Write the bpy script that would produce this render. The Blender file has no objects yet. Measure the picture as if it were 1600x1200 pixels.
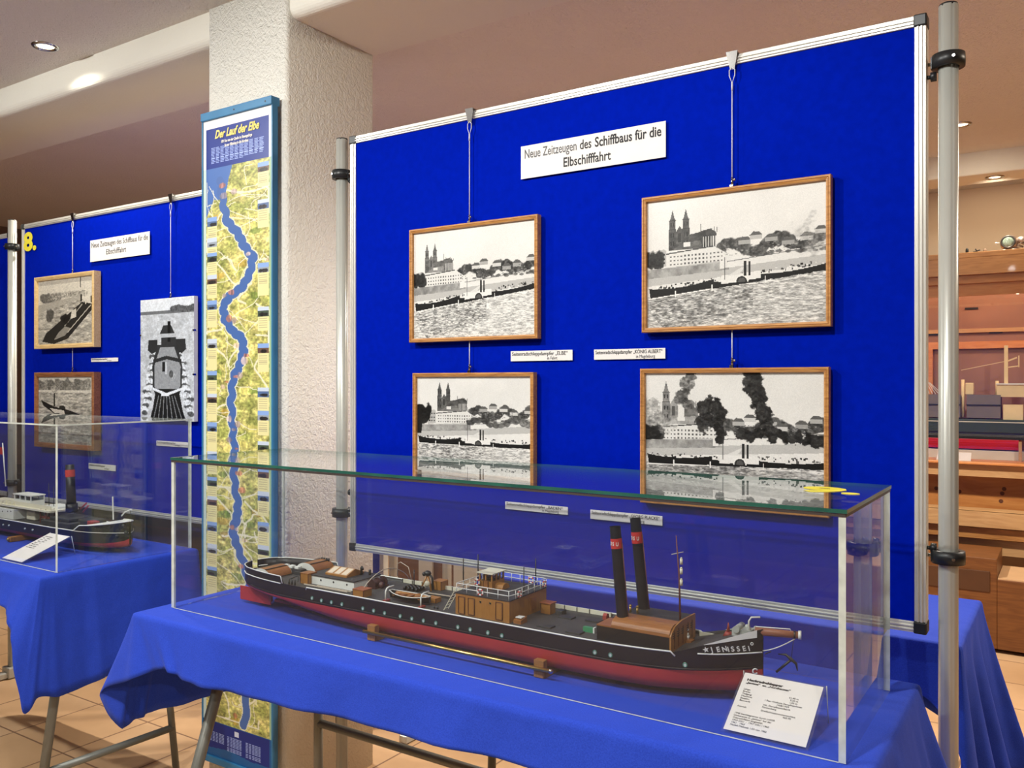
import bpy, math, random
import numpy as np
from mathutils import Vector, Matrix

# ------------------------------------------------------------------ camera, world, exposure
SC = bpy.context.scene
COL = SC.collection
CAMZ = 1.30
FPX = 1340.0
cam = bpy.data.cameras.new('camera')
cam.sensor_width = 36.0
cam.lens = FPX / 1600.0 * 36.0
cam.shift_y = 0.00125 * -1
cam.clip_start = 0.05
camo = bpy.data.objects.new('camera', cam)
COL.objects.link(camo)
camo.location = (0, 0, CAMZ)
camo.rotation_euler = (math.pi / 2, 0, math.atan2(.549, .836))
SC.camera = camo
SC.view_settings.view_transform = 'Standard'
SC.view_settings.look = 'None'
SC.view_settings.gamma = 1.0
SC.view_settings.use_curve_mapping = False
SC.view_settings.exposure = -0.49
SC.cycles.transparent_max_bounces = 32
SC.cycles.diffuse_bounces = 6
wd = bpy.data.worlds.new('world')
SC.world = wd
wd.use_nodes = True
wd.node_tree.nodes['Background'].inputs[0].default_value = (1.0, .93, .85, 1)
wd.node_tree.nodes['Background'].inputs[1].default_value = 0.05


def ray(x, y):
    a = (x - 800) / FPX
    return Vector((-.549 + .836 * a, .836 + .549 * a, (598 - y) / FPX))


def at(x, y, X=None, Y=None, Z=None):
    """world point seen at pixel (x, y) on the plane X=, Y= or Z="""
    r = ray(x, y)
    if X is not None: t = X / r.x
    elif Y is not None: t = Y / r.y
    else: t = (Z - CAMZ) / r.z
    return Vector((r.x * t, r.y * t, CAMZ + r.z * t))


# ------------------------------------------------------------------ lights (downlights in the ceiling, some added to brighten)
def spot(loc, aim, energy, color=(1, .93, .84), size=100, blend=.6, radius=.03):
    l = bpy.data.lights.new('downlight_beam', 'SPOT')
    l.energy = energy
    l.color = color
    l.spot_size = math.radians(size)
    l.spot_blend = blend
    l.shadow_soft_size = radius
    o = bpy.data.objects.new('downlight_beam', l)
    COL.objects.link(o)
    o.location = loc
    d = Vector(aim) - Vector(loc)
    o.rotation_euler = d.to_track_quat('-Z', 'Y').to_euler()
    return o


CEIL = 2.52
# (x, y, aim, energy, colour, cone)
LAMPS = [
    (-3.12, 1.67, (-3.05, 1.75, 0), 62, (1, .93, .80), 140),
    (-1.75, 0.15, (-1.2, 1.5, 1.0), 140, (.985, .985, .94), 140),
    (-0.55, 0.30, (-.75, 1.5, .7), 105, (.985, .985, .94), 105),
    (1.35, 2.75, (-2.0, 2.0, 1.5), 110, (1, .86, .68), 45),  # added lamp, warms the side face of the pillar
    (-3.3, 0.15, (-3.2, 1.5, 1.0), 120, (.985, .985, .94), 140),
    (1.0, -1.1, (.6, -.8, 0), 90, (1, .98, .90), 150),
    (-2.0, -1.3, (-1.9, -.6, 0), 90, (1, .98, .90), 150),
    (-1.2, 3.5, (-1.2, 3.5, 0), 310, (1, .90, .76), 150),  # added fill for the ceiling and floor behind the boards
    (.7, 3.4, (.5, 3.6, 0), 210, (1, .90, .76), 150),  # added fill, also lifts the floor at the right
    (-.45, 4.55, (-.4, 5.4, 1.2), 14, (1, .86, .66), 130),  # added lamp to brighten the far beam
    (-3.5, 2.72, (-3.3, 2.1, 0), 260, (1, .90, .76), 150),  # added lamp for the floor behind the left table
]
spot((-.36, 5.25, 2.385), (-.4, 6.1, 1.5), 27, (1, .84, .62), 140)
for (lx, ly, aim, en, colr, cone) in LAMPS:
    spot((lx, ly, CEIL - .03), aim, en, colr, cone)


# ------------------------------------------------------------------ materials
def lin(c):
    out = []
    for v in c[:3]:
        v = v / 255.0
        out.append(v / 12.92 if v <= .04045 else ((v + .055) / 1.055) ** 2.4)
    return (*out, 1.0)


MATS = {}


def nodes_of(name):
    m = bpy.data.materials.new(name)
    m.use_nodes = True
    nt = m.node_tree
    return m, nt, nt.nodes, nt.links, nt.nodes['Principled BSDF']


def mat(name, rgb, rough=.5, metal=0, var=.06, vscale=20, bump=0, bscale=80, spec=.5, coat=0, sheen=0, emit=None, stretch=None, bdist=.002, detail=3):
    if name in MATS: return MATS[name]
    m, nt, N, L, b = nodes_of(name)
    tc = N.new('ShaderNodeTexCoord')
    mp = N.new('ShaderNodeMapping')
    if stretch: mp.inputs['Scale'].default_value = stretch
    L.new(tc.outputs['Object'], mp.inputs[0])
    ns = N.new('ShaderNodeTexNoise')
    ns.inputs['Scale'].default_value = vscale
    ns.inputs['Detail'].default_value = detail
    L.new(mp.outputs[0], ns.inputs['Vector'])
    rp = N.new('ShaderNodeValToRGB')
    c = lin(rgb)
    rp.color_ramp.elements[0].position = .3
    rp.color_ramp.elements[1].position = .7
    rp.color_ramp.elements[0].color = tuple(min(1, v * (1 - var)) for v in c[:3]) + (1,)
    rp.color_ramp.elements[1].color = tuple(min(1, v * (1 + var)) for v in c[:3]) + (1,)
    L.new(ns.outputs[0], rp.inputs[0])
    L.new(rp.outputs[0], b.inputs['Base Color'])
    b.inputs['Roughness'].default_value = rough
    b.inputs['Metallic'].default_value = metal
    b.inputs['Specular IOR Level'].default_value = spec
    b.inputs['Coat Weight'].default_value = coat
    b.inputs['Sheen Weight'].default_value = sheen
    if bump:
        n2 = N.new('ShaderNodeTexNoise')
        n2.inputs['Scale'].default_value = bscale
        n2.inputs['Detail'].default_value = 4
        L.new(tc.outputs['Object'], n2.inputs['Vector'])
        bp = N.new('ShaderNodeBump')
        bp.inputs['Strength'].default_value = bump
        bp.inputs['Distance'].default_value = bdist
        L.new(n2.outputs[0], bp.inputs['Height'])
        L.new(bp.outputs[0], b.inputs['Normal'])
    if emit:
        b.inputs['Emission Color'].default_value = lin(rgb)
        b.inputs['Emission Strength'].default_value = emit
    MATS[name] = m
    return m


def wood(name, c1, c2, axis='x', scale=6, rough=.45, coat=0, dist=2.5):
    if name in MATS: return MATS[name]
    m, nt, N, L, b = nodes_of(name)
    tc = N.new('ShaderNodeTexCoord')
    mp = N.new('ShaderNodeMapping')
    s = {'x': (.12, 1, 1), 'y': (1, .12, 1), 'z': (1, 1, .12)}[axis]
    mp.inputs['Scale'].default_value = s
    L.new(tc.outputs['Object'], mp.inputs[0])
    n1 = N.new('ShaderNodeTexNoise')
    n1.inputs['Scale'].default_value = scale * 8
    n1.inputs['Detail'].default_value = 6
    n1.inputs['Distortion'].default_value = dist
    L.new(mp.outputs[0], n1.inputs['Vector'])
    rp = N.new('ShaderNodeValToRGB')
    rp.color_ramp.elements[0].position = .32
    rp.color_ramp.elements[1].position = .68
    rp.color_ramp.elements[0].color = lin(c2)
    rp.color_ramp.elements[1].color = lin(c1)
    L.new(n1.outputs[0], rp.inputs[0])
    L.new(rp.outputs[0], b.inputs['Base Color'])
    b.inputs['Roughness'].default_value = rough
    b.inputs['Coat Weight'].default_value = coat
    MATS[name] = m
    return m


def pane_mat(name, tint=(.93, .96, .97), refl=1.0, rough=.0, haze=.0, ior=1.5):
    """thin clear sheet: straight transmission plus Fresnel reflection"""
    if name in MATS: return MATS[name]
    m, nt, N, L, b = nodes_of(name)
    N.remove(b)
    out = N['Material Output']
    tr = N.new('ShaderNodeBsdfTransparent')
    tr.inputs[0].default_value = (*tint, 1)
    gl = N.new('ShaderNodeBsdfGlossy')
    gl.inputs['Roughness'].default_value = rough
    gl.inputs[0].default_value = (refl, refl, refl, 1)
    fr = N.new('ShaderNodeFresnel')
    ge = N.new('ShaderNodeNewGeometry')          # same Fresnel curve on both faces of the thin sheet
    mi = N.new('ShaderNodeMapRange')
    mi.inputs[3].default_value = ior
    mi.inputs[4].default_value = 1 / ior
    L.new(ge.outputs['Backfacing'], mi.inputs[0])
    L.new(mi.outputs[0], fr.inputs[0])
    mx = N.new('ShaderNodeMixShader')
    L.new(fr.outputs[0], mx.inputs[0])
    L.new(tr.outputs[0], mx.inputs[1])
    L.new(gl.outputs[0], mx.inputs[2])
    last = mx
    if haze:
        df = N.new('ShaderNodeBsdfDiffuse')
        df.inputs[0].default_value = (.8, .84, .9, 1)
        ns = N.new('ShaderNodeTexNoise')
        ns.inputs['Scale'].default_value = 3
        mul = N.new('ShaderNodeMath')
        mul.operation = 'MULTIPLY'
        mul.inputs[1].default_value = haze * 2
        L.new(ns.outputs[0], mul.inputs[0])
        m2 = N.new('ShaderNodeMixShader')
        L.new(mul.outputs[0], m2.inputs[0])
        L.new(mx.outputs[0], m2.inputs[1])
        L.new(df.outputs[0], m2.inputs[2])
        last = m2
    L.new(last.outputs[0], out.inputs[0])
    MATS[name] = m
    return m


def paint_mat(name, rough=.35, coat=0.0, spec=.4):
    """printed picture: colour comes from the print's own colour attribute, plus fine paper grain"""
    if name in MATS: return MATS[name]
    m, nt, N, L, b = nodes_of(name)
    at_ = N.new('ShaderNodeAttribute')
    at_.attribute_name = 'print'
    tc = N.new('ShaderNodeTexCoord')
    ns = N.new('ShaderNodeTexNoise')
    ns.inputs['Scale'].default_value = 700
    L.new(tc.outputs['Object'], ns.inputs['Vector'])
    mr = N.new('ShaderNodeMapRange')
    mr.inputs[3].default_value = .94
    mr.inputs[4].default_value = 1.04
    L.new(ns.outputs[0], mr.inputs[0])
    vm = N.new('ShaderNodeVectorMath')
    vm.operation = 'SCALE'
    L.new(at_.outputs['Color'], vm.inputs[0])
    L.new(mr.outputs[0], vm.inputs['Scale'])
    L.new(vm.outputs[0], b.inputs['Base Color'])
    b.inputs['Roughness'].default_value = rough
    b.inputs['Specular IOR Level'].default_value = spec
    b.inputs['Coat Weight'].default_value = coat
    MATS[name] = m
    return m


def stucco(name, rgb, scale=130, strength=.5, dist=.003):
    if name in MATS: return MATS[name]
    m, nt, N, L, b = nodes_of(name)
    tc = N.new('ShaderNodeTexCoord')
    n0 = N.new('ShaderNodeTexNoise')
    n0.inputs['Scale'].default_value = 3
    L.new(tc.outputs['Object'], n0.inputs['Vector'])
    rp = N.new('ShaderNodeValToRGB')
    c = lin(rgb)
    rp.color_ramp.elements[0].color = tuple(v * .95 for v in c[:3]) + (1,)
    rp.color_ramp.elements[1].color = tuple(min(1, v * 1.04) for v in c[:3]) + (1,)
    L.new(n0.outputs[0], rp.inputs[0])
    L.new(rp.outputs[0], b.inputs['Base Color'])
    b.inputs['Roughness'].default_value = .9
    b.inputs['Specular IOR Level'].default_value = .2
    n1 = N.new('ShaderNodeTexNoise')
    n1.inputs['Scale'].default_value = scale
    n1.inputs['Detail'].default_value = 3
    n1.inputs['Distortion'].default_value = 1.2
    L.new(tc.outputs['Object'], n1.inputs['Vector'])
    bp = N.new('ShaderNodeBump')
    bp.inputs['Strength'].default_value = strength
    bp.inputs['Distance'].default_value = dist
    L.new(n1.outputs[0], bp.inputs['Height'])
    L.new(bp.outputs[0], b.inputs['Normal'])
    MATS[name] = m
    return m


def tile_mat():
    m, nt, N, L, b = nodes_of('floor_tiles')
    tc = N.new('ShaderNodeTexCoord')
    br = N.new('ShaderNodeTexBrick')
    br.offset = 0
    br.inputs['Scale'].default_value = 1
    br.inputs['Mortar Size'].default_value = .004
    br.inputs['Mortar Smooth'].default_value = .3
    br.inputs['Brick Width'].default_value = .33
    br.inputs['Row Height'].default_value = .33
    br.inputs['Color1'].default_value = lin((206, 168, 126))
    br.inputs['Color2'].default_value = lin((214, 178, 138))
    br.inputs['Mortar'].default_value = lin((140, 108, 84))
    L.new(tc.outputs['Object'], br.inputs['Vector'])
    ns = N.new('ShaderNodeTexNoise')
    ns.inputs['Scale'].default_value = 4
    ns.inputs['Detail'].default_value = 6
    L.new(tc.outputs['Object'], ns.inputs['Vector'])
    mx = N.new('ShaderNodeMix')
    mx.data_type = 'RGBA'
    mx.blend_type = 'MULTIPLY'
    mx.inputs[0].default_value = .8
    rp = N.new('ShaderNodeValToRGB')
    rp.color_ramp.elements[0].position = .3
    rp.color_ramp.elements[1].position = .7
    rp.color_ramp.elements[0].color = (.78, .74, .7, 1)
    rp.color_ramp.elements[1].color = (1, 1, 1, 1)
    L.new(ns.outputs[0], rp.inputs[0])
    L.new(br.outputs[0], mx.inputs[6])
    L.new(rp.outputs[0], mx.inputs[7])
    L.new(mx.outputs[2], b.inputs['Base Color'])
    b.inputs['Roughness'].default_value = .45
    return m


def cloth_mat():
    m, nt, N, L, b = nodes_of('blue_tablecloth')
    tc = N.new('ShaderNodeTexCoord')
    ns = N.new('ShaderNodeTexNoise')
    ns.inputs['Scale'].default_value = 420
    ns.inputs['Detail'].default_value = 2
    L.new(tc.outputs['Object'], ns.inputs['Vector'])
    rp = N.new('ShaderNodeValToRGB')
    rp.color_ramp.elements[0].position = .3
    rp.color_ramp.elements[1].position = .7
    rp.color_ramp.elements[0].color = lin((36, 64, 182))
    rp.color_ramp.elements[1].color = lin((44, 76, 200))
    L.new(ns.outputs[0], rp.inputs[0])
    L.new(rp.outputs[0], b.inputs['Base Color'])
    b.inputs['Roughness'].default_value = .85
    b.inputs['Sheen Weight'].default_value = .25
    b.inputs['Sheen Tint'].default_value = lin((120, 140, 255))
    b.inputs['Specular IOR Level'].default_value = .2
    bp = N.new('ShaderNodeBump')
    bp.inputs['Strength'].default_value = .35
    bp.inputs['Distance'].default_value = .0008
    L.new(ns.outputs[0], bp.inputs['Height'])
    n3 = N.new('ShaderNodeTexNoise')
    n3.inputs['Scale'].default_value = 5
    n3.inputs['Detail'].default_value = 3
    L.new(tc.outputs['Object'], n3.inputs['Vector'])
    b2 = N.new('ShaderNodeBump')
    b2.inputs['Strength'].default_value = .6
    b2.inputs['Distance'].default_value = .024
    L.new(n3.outputs[0], b2.inputs['Height'])
    L.new(bp.outputs[0], b2.inputs['Normal'])
    L.new(b2.outputs[0], b.inputs['Normal'])
    return m


M_STUCCO = stucco('white_stucco', (230, 228, 220), 70, .8, .006)
M_CEIL = stucco('ceiling_stucco', (230, 225, 218), 75, .9, .009)
M_CEILW = stucco('beam_plaster', (230, 228, 218), 60, .35, .004)
M_WALLD = stucco('darkened_wall', (120, 104, 92), 60, .2, .002)  # unseen walls, colour darkened so the case glass reflects them less
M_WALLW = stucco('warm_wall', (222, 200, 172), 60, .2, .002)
M_FLOOR = tile_mat()
M_CLOTH = cloth_mat()
M_BOARD = mat('blue_felt', (0, 25, 162), .9, var=.08, vscale=60, bump=.4, bscale=900, bdist=.0006, spec=.02)
M_ALU = mat('white_aluminium', (214, 212, 204), .35, .35, var=.03, stretch=(1, 1, 1))
M_ALUD = mat('aluminium_groove', (150, 148, 142), .5, .3)
M_POLE = mat('pole_aluminium', (186, 187, 180), .32, .25, var=.02)
M_BLACK = mat('black_plastic', (30, 33, 36), .4)
M_CHROME = mat('chrome', (190, 190, 190), .2, 1)
M_CORD = mat('nylon_cord', (205, 205, 215), .4)
M_OAK = wood('oak_frame', (202, 148, 84), (160, 106, 54), 'x', 9, .4, .2)
M_OAKL = wood('light_frame', (226, 196, 142), (206, 170, 112), 'x', 9, .4, .2)
M_REDW = wood('brown_frame', (160, 106, 66), (124, 76, 44), 'x', 9, .4, .2)
M_PAPER = mat('white_paper', (232, 228, 224), .7, var=.02)
M_INK = mat('black_ink', (38, 38, 42), .7)
M_INKG = mat('grey_ink', (92, 92, 96), .7)
M_PRINT = paint_mat('photo_print', .3, .0, .35)
M_MAPP = paint_mat('map_print', .35, .0)
M_PANE = pane_mat('case_pane', (.975, .985, .99), .8, .0, .008)
M_PANET = pane_mat('case_top_pane', (.96, .98, .975), 1.0, .0, .006)
M_ACR = pane_mat('acrylic_pane', (.97, .975, .985), .7, .02, .02)
M_EDGEW = mat('pale_glass_edge', (206, 212, 204), .3, var=.15, vscale=40)
M_EDGEG = mat('green_glass_edge', (44, 92, 80), .15, var=.25, vscale=12, spec=.8)
M_EDGEB = mat('dark_glass_seam', (70, 62, 60), .4)
M_LEG = mat('grey_steel_leg', (122, 124, 118), .4, .3)
M_TTOP = mat('table_top', (190, 180, 165), .6)
M_YEL = mat('yellow_sticker', (240, 226, 60), .6, var=.02)


# ------------------------------------------------------------------ mesh helpers
class MB:
    def __init__(s):
        s.v = []; s.f = []; s.sm = []

    def add(s, vs, fs, smooth=False):
        o = len(s.v)
        s.v += [tuple(p) for p in vs]
        for f in fs:
            s.f.append(tuple(i + o for i in f)); s.sm.append(smooth)
        return s

    def box(s, x0, x1, y0, y1, z0, z1):
        return s.add([(x0, y0, z0), (x1, y0, z0), (x1, y1, z0), (x0, y1, z0), (x0, y0, z1), (x1, y0, z1), (x1, y1, z1), (x0, y1, z1)],
                     [(0, 3, 2, 1), (4, 5, 6, 7), (0, 1, 5, 4), (1, 2, 6, 5), (2, 3, 7, 6), (3, 0, 4, 7)])

    def obox(s, c, ax, ay, az, hx, hy, hz):
        c, ax, ay, az = Vector(c), Vector(ax).normalized(), Vector(ay).normalized(), Vector(az).normalized()
        vs = []
        for k in (-1, 1):
            for (i, j) in ((-1, -1), (1, -1), (1, 1), (-1, 1)):
                vs.append(c + ax * hx * i + ay * hy * j + az * hz * k)
        return s.add(vs, [(0, 3, 2, 1), (4, 5, 6, 7), (0, 1, 5, 4), (1, 2, 6, 5), (2, 3, 7, 6), (3, 0, 4, 7)])

    def bar(s, p0, p1, w, h=None, up=(0, 0, 1)):
        p0, p1 = Vector(p0), Vector(p1)
        d = (p1 - p0); n = d.normalized()
        u = Vector(up)
        sd = n.cross(u)
        if sd.length < 1e-5: sd = n.cross(Vector((1, 0, 0)))
        sd.normalize(); uu = sd.cross(n)
        return s.obox((p0 + p1) / 2, n, sd, uu, d.length / 2, w / 2, (h or w) / 2)

    def cyl(s, p0, p1, r0, r1=None, n=16, caps=True, smooth=True):
        r1 = r0 if r1 is None else r1
        p0, p1 = Vector(p0), Vector(p1)
        d = (p1 - p0).normalized()
        a = d.cross(Vector((0, 0, 1)))
        if a.length < 1e-4: a = Vector((1, 0, 0))
        a.normalize(); b = d.cross(a)
        vs = []
        for p, r in ((p0, r0), (p1, r1)):
            for i in range(n):
                t = 2 * math.pi * i / n
                vs.append(p + a * r * math.cos(t) + b * r * math.sin(t))
        s.add(vs, [(i, (i + 1) % n, n + (i + 1) % n, n + i) for i in range(n)], smooth)
        if caps:
            o = len(s.v) - 2 * n
            s.f.append(tuple(o + i for i in range(n))[::-1]); s.sm.append(False)
            s.f.append(tuple(o + n + i for i in range(n))); s.sm.append(False)
        return s

    def tube(s, pts, r, n=8, closed=False, flat=None):
        pts = [Vector(p) for p in pts]
        m = len(pts)
        vs = []
        prev = None
        for k, p in enumerate(pts):
            q0 = pts[(k - 1) % m] if (closed or k > 0) else p
            q1 = pts[(k + 1) % m] if (closed or k < m - 1) else p
            d = (q1 - q0).normalized()
            if prev is None:
                a = d.cross(Vector((0, 0, 1)))
                if a.length < 1e-3: a = d.cross(Vector((1, 0, 0)))
            else:
                a = prev - d * prev.dot(d)
            a.normalize(); prev = a
            b = d.cross(a)
            rr = r[k] if isinstance(r, (list, tuple)) else r
            for i in range(n):
                t = 2 * math.pi * i / n
                vs.append(p + a * rr * math.cos(t) + b * rr * math.sin(t))
        fs = []
        for k in range(m if closed else m - 1):
            for i in range(n):
                a0 = k * n + i; a1 = k * n + (i + 1) % n
                b0 = ((k + 1) % m) * n + i; b1 = ((k + 1) % m) * n + (i + 1) % n
                fs.append((a0, a1, b1, b0))
        s.add(vs, fs, True)
        if not closed:
            o = len(s.v) - m * n
            s.f.append(tuple(o + i for i in range(n))[::-1]); s.sm.append(False)
            s.f.append(tuple(o + (m - 1) * n + i for i in range(n))); s.sm.append(False)
        return s

    def sphere(s, c, r, n=12, m=8, sc=(1, 1, 1)):
        c = Vector(c)
        vs = [c + Vector((0, 0, r * sc[2]))]
        for j in range(1, m):
            ph = math.pi * j / m
            for i in range(n):
                t = 2 * math.pi * i / n
                vs.append(c + Vector((r * sc[0] * math.sin(ph) * math.cos(t), r * sc[1] * math.sin(ph) * math.sin(t), r * sc[2] * math.cos(ph))))
        vs.append(c - Vector((0, 0, r * sc[2])))
        fs = [(0, 1 + i, 1 + (i + 1) % n) for i in range(n)]
        for j in range(m - 2):
            for i in range(n):
                a = 1 + j * n + i; b = 1 + j * n + (i + 1) % n
                fs.append((a, a + n, b + n, b))
        o = 1 + (m - 2) * n
        fs += [(o + i, len(vs) - 1, o + (i + 1) % n) for i in range(n)]
        return s.add(vs, fs, True)

    def prism(s, poly, axis, a, b):
        """poly: list of 2D points; axis 'x','y','z' = extrusion axis"""
        def P(u, v, w):
            return {'x': (w, u, v), 'y': (u, w, v), 'z': (u, v, w)}[axis]
        n = len(poly)
        vs = [P(u, v, a) for u, v in poly] + [P(u, v, b) for u, v in poly]
        fs = [tuple(range(n)), tuple(range(2 * n - 1, n - 1, -1))]
        fs += [(i, i + n, (i + 1) % n + n, (i + 1) % n) for i in range(n)]
        return s.add(vs, fs)

    def loft(s, rings, closed=False, smooth=True, caps=False):
        n = len(rings[0])
        vs = [p for r in rings for p in r]
        fs = []
        for k in range(len(rings) - 1):
            for i in range(n if closed else n - 1):
                a = k * n + i; b = k * n + (i + 1) % n
                fs.append((a, b, b + n, a + n))
        s.add(vs, fs, smooth)
        if caps:
            o = len(s.v) - len(vs)
            s.f.append(tuple(o + i for i in range(n))[::-1]); s.sm.append(False)
            s.f.append(tuple(len(s.v) - n + i for i in range(n))); s.sm.append(False)
        return s

    def torus(s, c, axis, R, r, n=24, m=8, a0=0, a1=2 * math.pi):
        c = Vector(c); ax = Vector(axis).normalized()
        u = ax.cross(Vector((0, 0, 1)))
        if u.length < 1e-3: u = Vector((1, 0, 0))
        u.normalize(); v = ax.cross(u)
        full = abs(a1 - a0 - 2 * math.pi) < 1e-6
        k = n if full else n + 1
        pts = [c + u * R * math.cos(a0 + (a1 - a0) * i / n) + v * R * math.sin(a0 + (a1 - a0) * i / n) for i in range(k)]
        return s.tube(pts, r, m, full)

    def recalc(s, me):
        import bmesh
        bm = bmesh.new(); bm.from_mesh(me)
        bmesh.ops.recalc_face_normals(bm, faces=bm.faces)
        bm.to_mesh(me); bm.free()

    def build(s, name, m, parent=None, bevel=0, origin=None, seg=2, fixn=True, sub=0):
        o3 = Vector((0, 0, 0))
        if parent is not None:
            p = parent
            o3 = Vector(p.get('_o', (0, 0, 0)))
        elif origin is not None:
            o3 = Vector(origin)
        me = bpy.data.meshes.new(name)
        me.from_pydata([(x - o3.x, y - o3.y, z - o3.z) for x, y, z in s.v], [], s.f)
        if any(s.sm): me.polygons.foreach_set('use_smooth', s.sm)
        if fixn: s.recalc(me)
        ms = m if isinstance(m, (list, tuple)) else [m]
        for q in ms: me.materials.append(q)
        o = bpy.data.objects.new(name, me)
        COL.objects.link(o)
        o['_o'] = tuple(o3)
        if parent is not None: o.parent = parent
        else: o.location = o3
        if bevel:
            bv = o.modifiers.new('bevel', 'BEVEL')
            bv.width = bevel; bv.segments = seg; bv.limit_method = 'ANGLE'
        if sub:
            sb = o.modifiers.new('sub', 'SUBSURF'); sb.levels = sub; sb.render_levels = sub
        return o


def thing(name, label, cat, loc=(0, 0, 0), group=None):
    o = bpy.data.objects.new(name, None)
    COL.objects.link(o)
    o.location = loc
    o['_o'] = tuple(loc)
    o.empty_display_size = .05
    o['label'] = label; o['category'] = cat
    if group: o['group'] = group
    return o


def tag(o, label, cat, group=None):
    o['label'] = label; o['category'] = cat
    if group: o['group'] = group
    return o


def struct(name, mb, m, bevel=0, seg=2):
    o = mb.build(name, m, bevel=bevel, seg=seg)
    o['kind'] = 'structure'
    return o


def copy_thing(root, delta, label, group=None):
    def cp(o, par):
        c = o.copy(); COL.objects.link(c); c.parent = par
        for ch in list(o.children): cp(ch, c)
        return c
    kids = list(root.children)
    r = root.copy(); COL.objects.link(r)
    r.location = root.location + Vector(delta)
    for ch in kids: cp(ch, r)
    r['label'] = label
    if group: r['group'] = group
    return r


FR_X = Matrix(((1, 0, 0), (0, 0, -1), (0, 1, 0)))   # text lying in a plane that faces -Y


def text(lines, size, loc, m, parent, rot=FR_X, name='lettering', align='LEFT', bold=0.0, shear=0, thick=.0004, sx=1.0, sp=1.0, label=None, fit=None):
    cu = bpy.data.curves.new('tmp_text', 'FONT')
    cu.body = lines
    cu.size = size
    cu.align_x = align
    cu.offset = bold
    cu.shear = shear
    cu.extrude = thick / 2
    cu.space_line = sp
    cu.resolution_u = 3
    tmp = bpy.data.objects.new('tmp_text', cu)
    COL.objects.link(tmp)
    dg = bpy.context.evaluated_depsgraph_get()
    me = bpy.data.meshes.new_from_object(tmp.evaluated_get(dg))
    bpy.data.objects.remove(tmp)
    me.name = name
    o3 = Vector(parent.get('_o', (0, 0, 0))) if parent is not None else Vector((0, 0, 0))
    R = rot.to_4x4() if len(rot) == 3 else rot
    if fit and len(me.vertices):
        xs_ = [v.co.x for v in me.vertices]
        sx = fit / max(1e-6, max(xs_) - min(xs_))
    me.transform(Matrix.Diagonal((sx, 1, 1, 1)))
    me.transform(R)
    me.transform(Matrix.Translation(Vector(loc) - o3))
    me.materials.clear()
    me.materials.append(m)
    o = bpy.data.objects.new(name, me)
    COL.objects.link(o)
    o['_o'] = tuple(o3)
    if parent is not None: o.parent = parent
    if label: o['label'] = label
    return o


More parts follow.
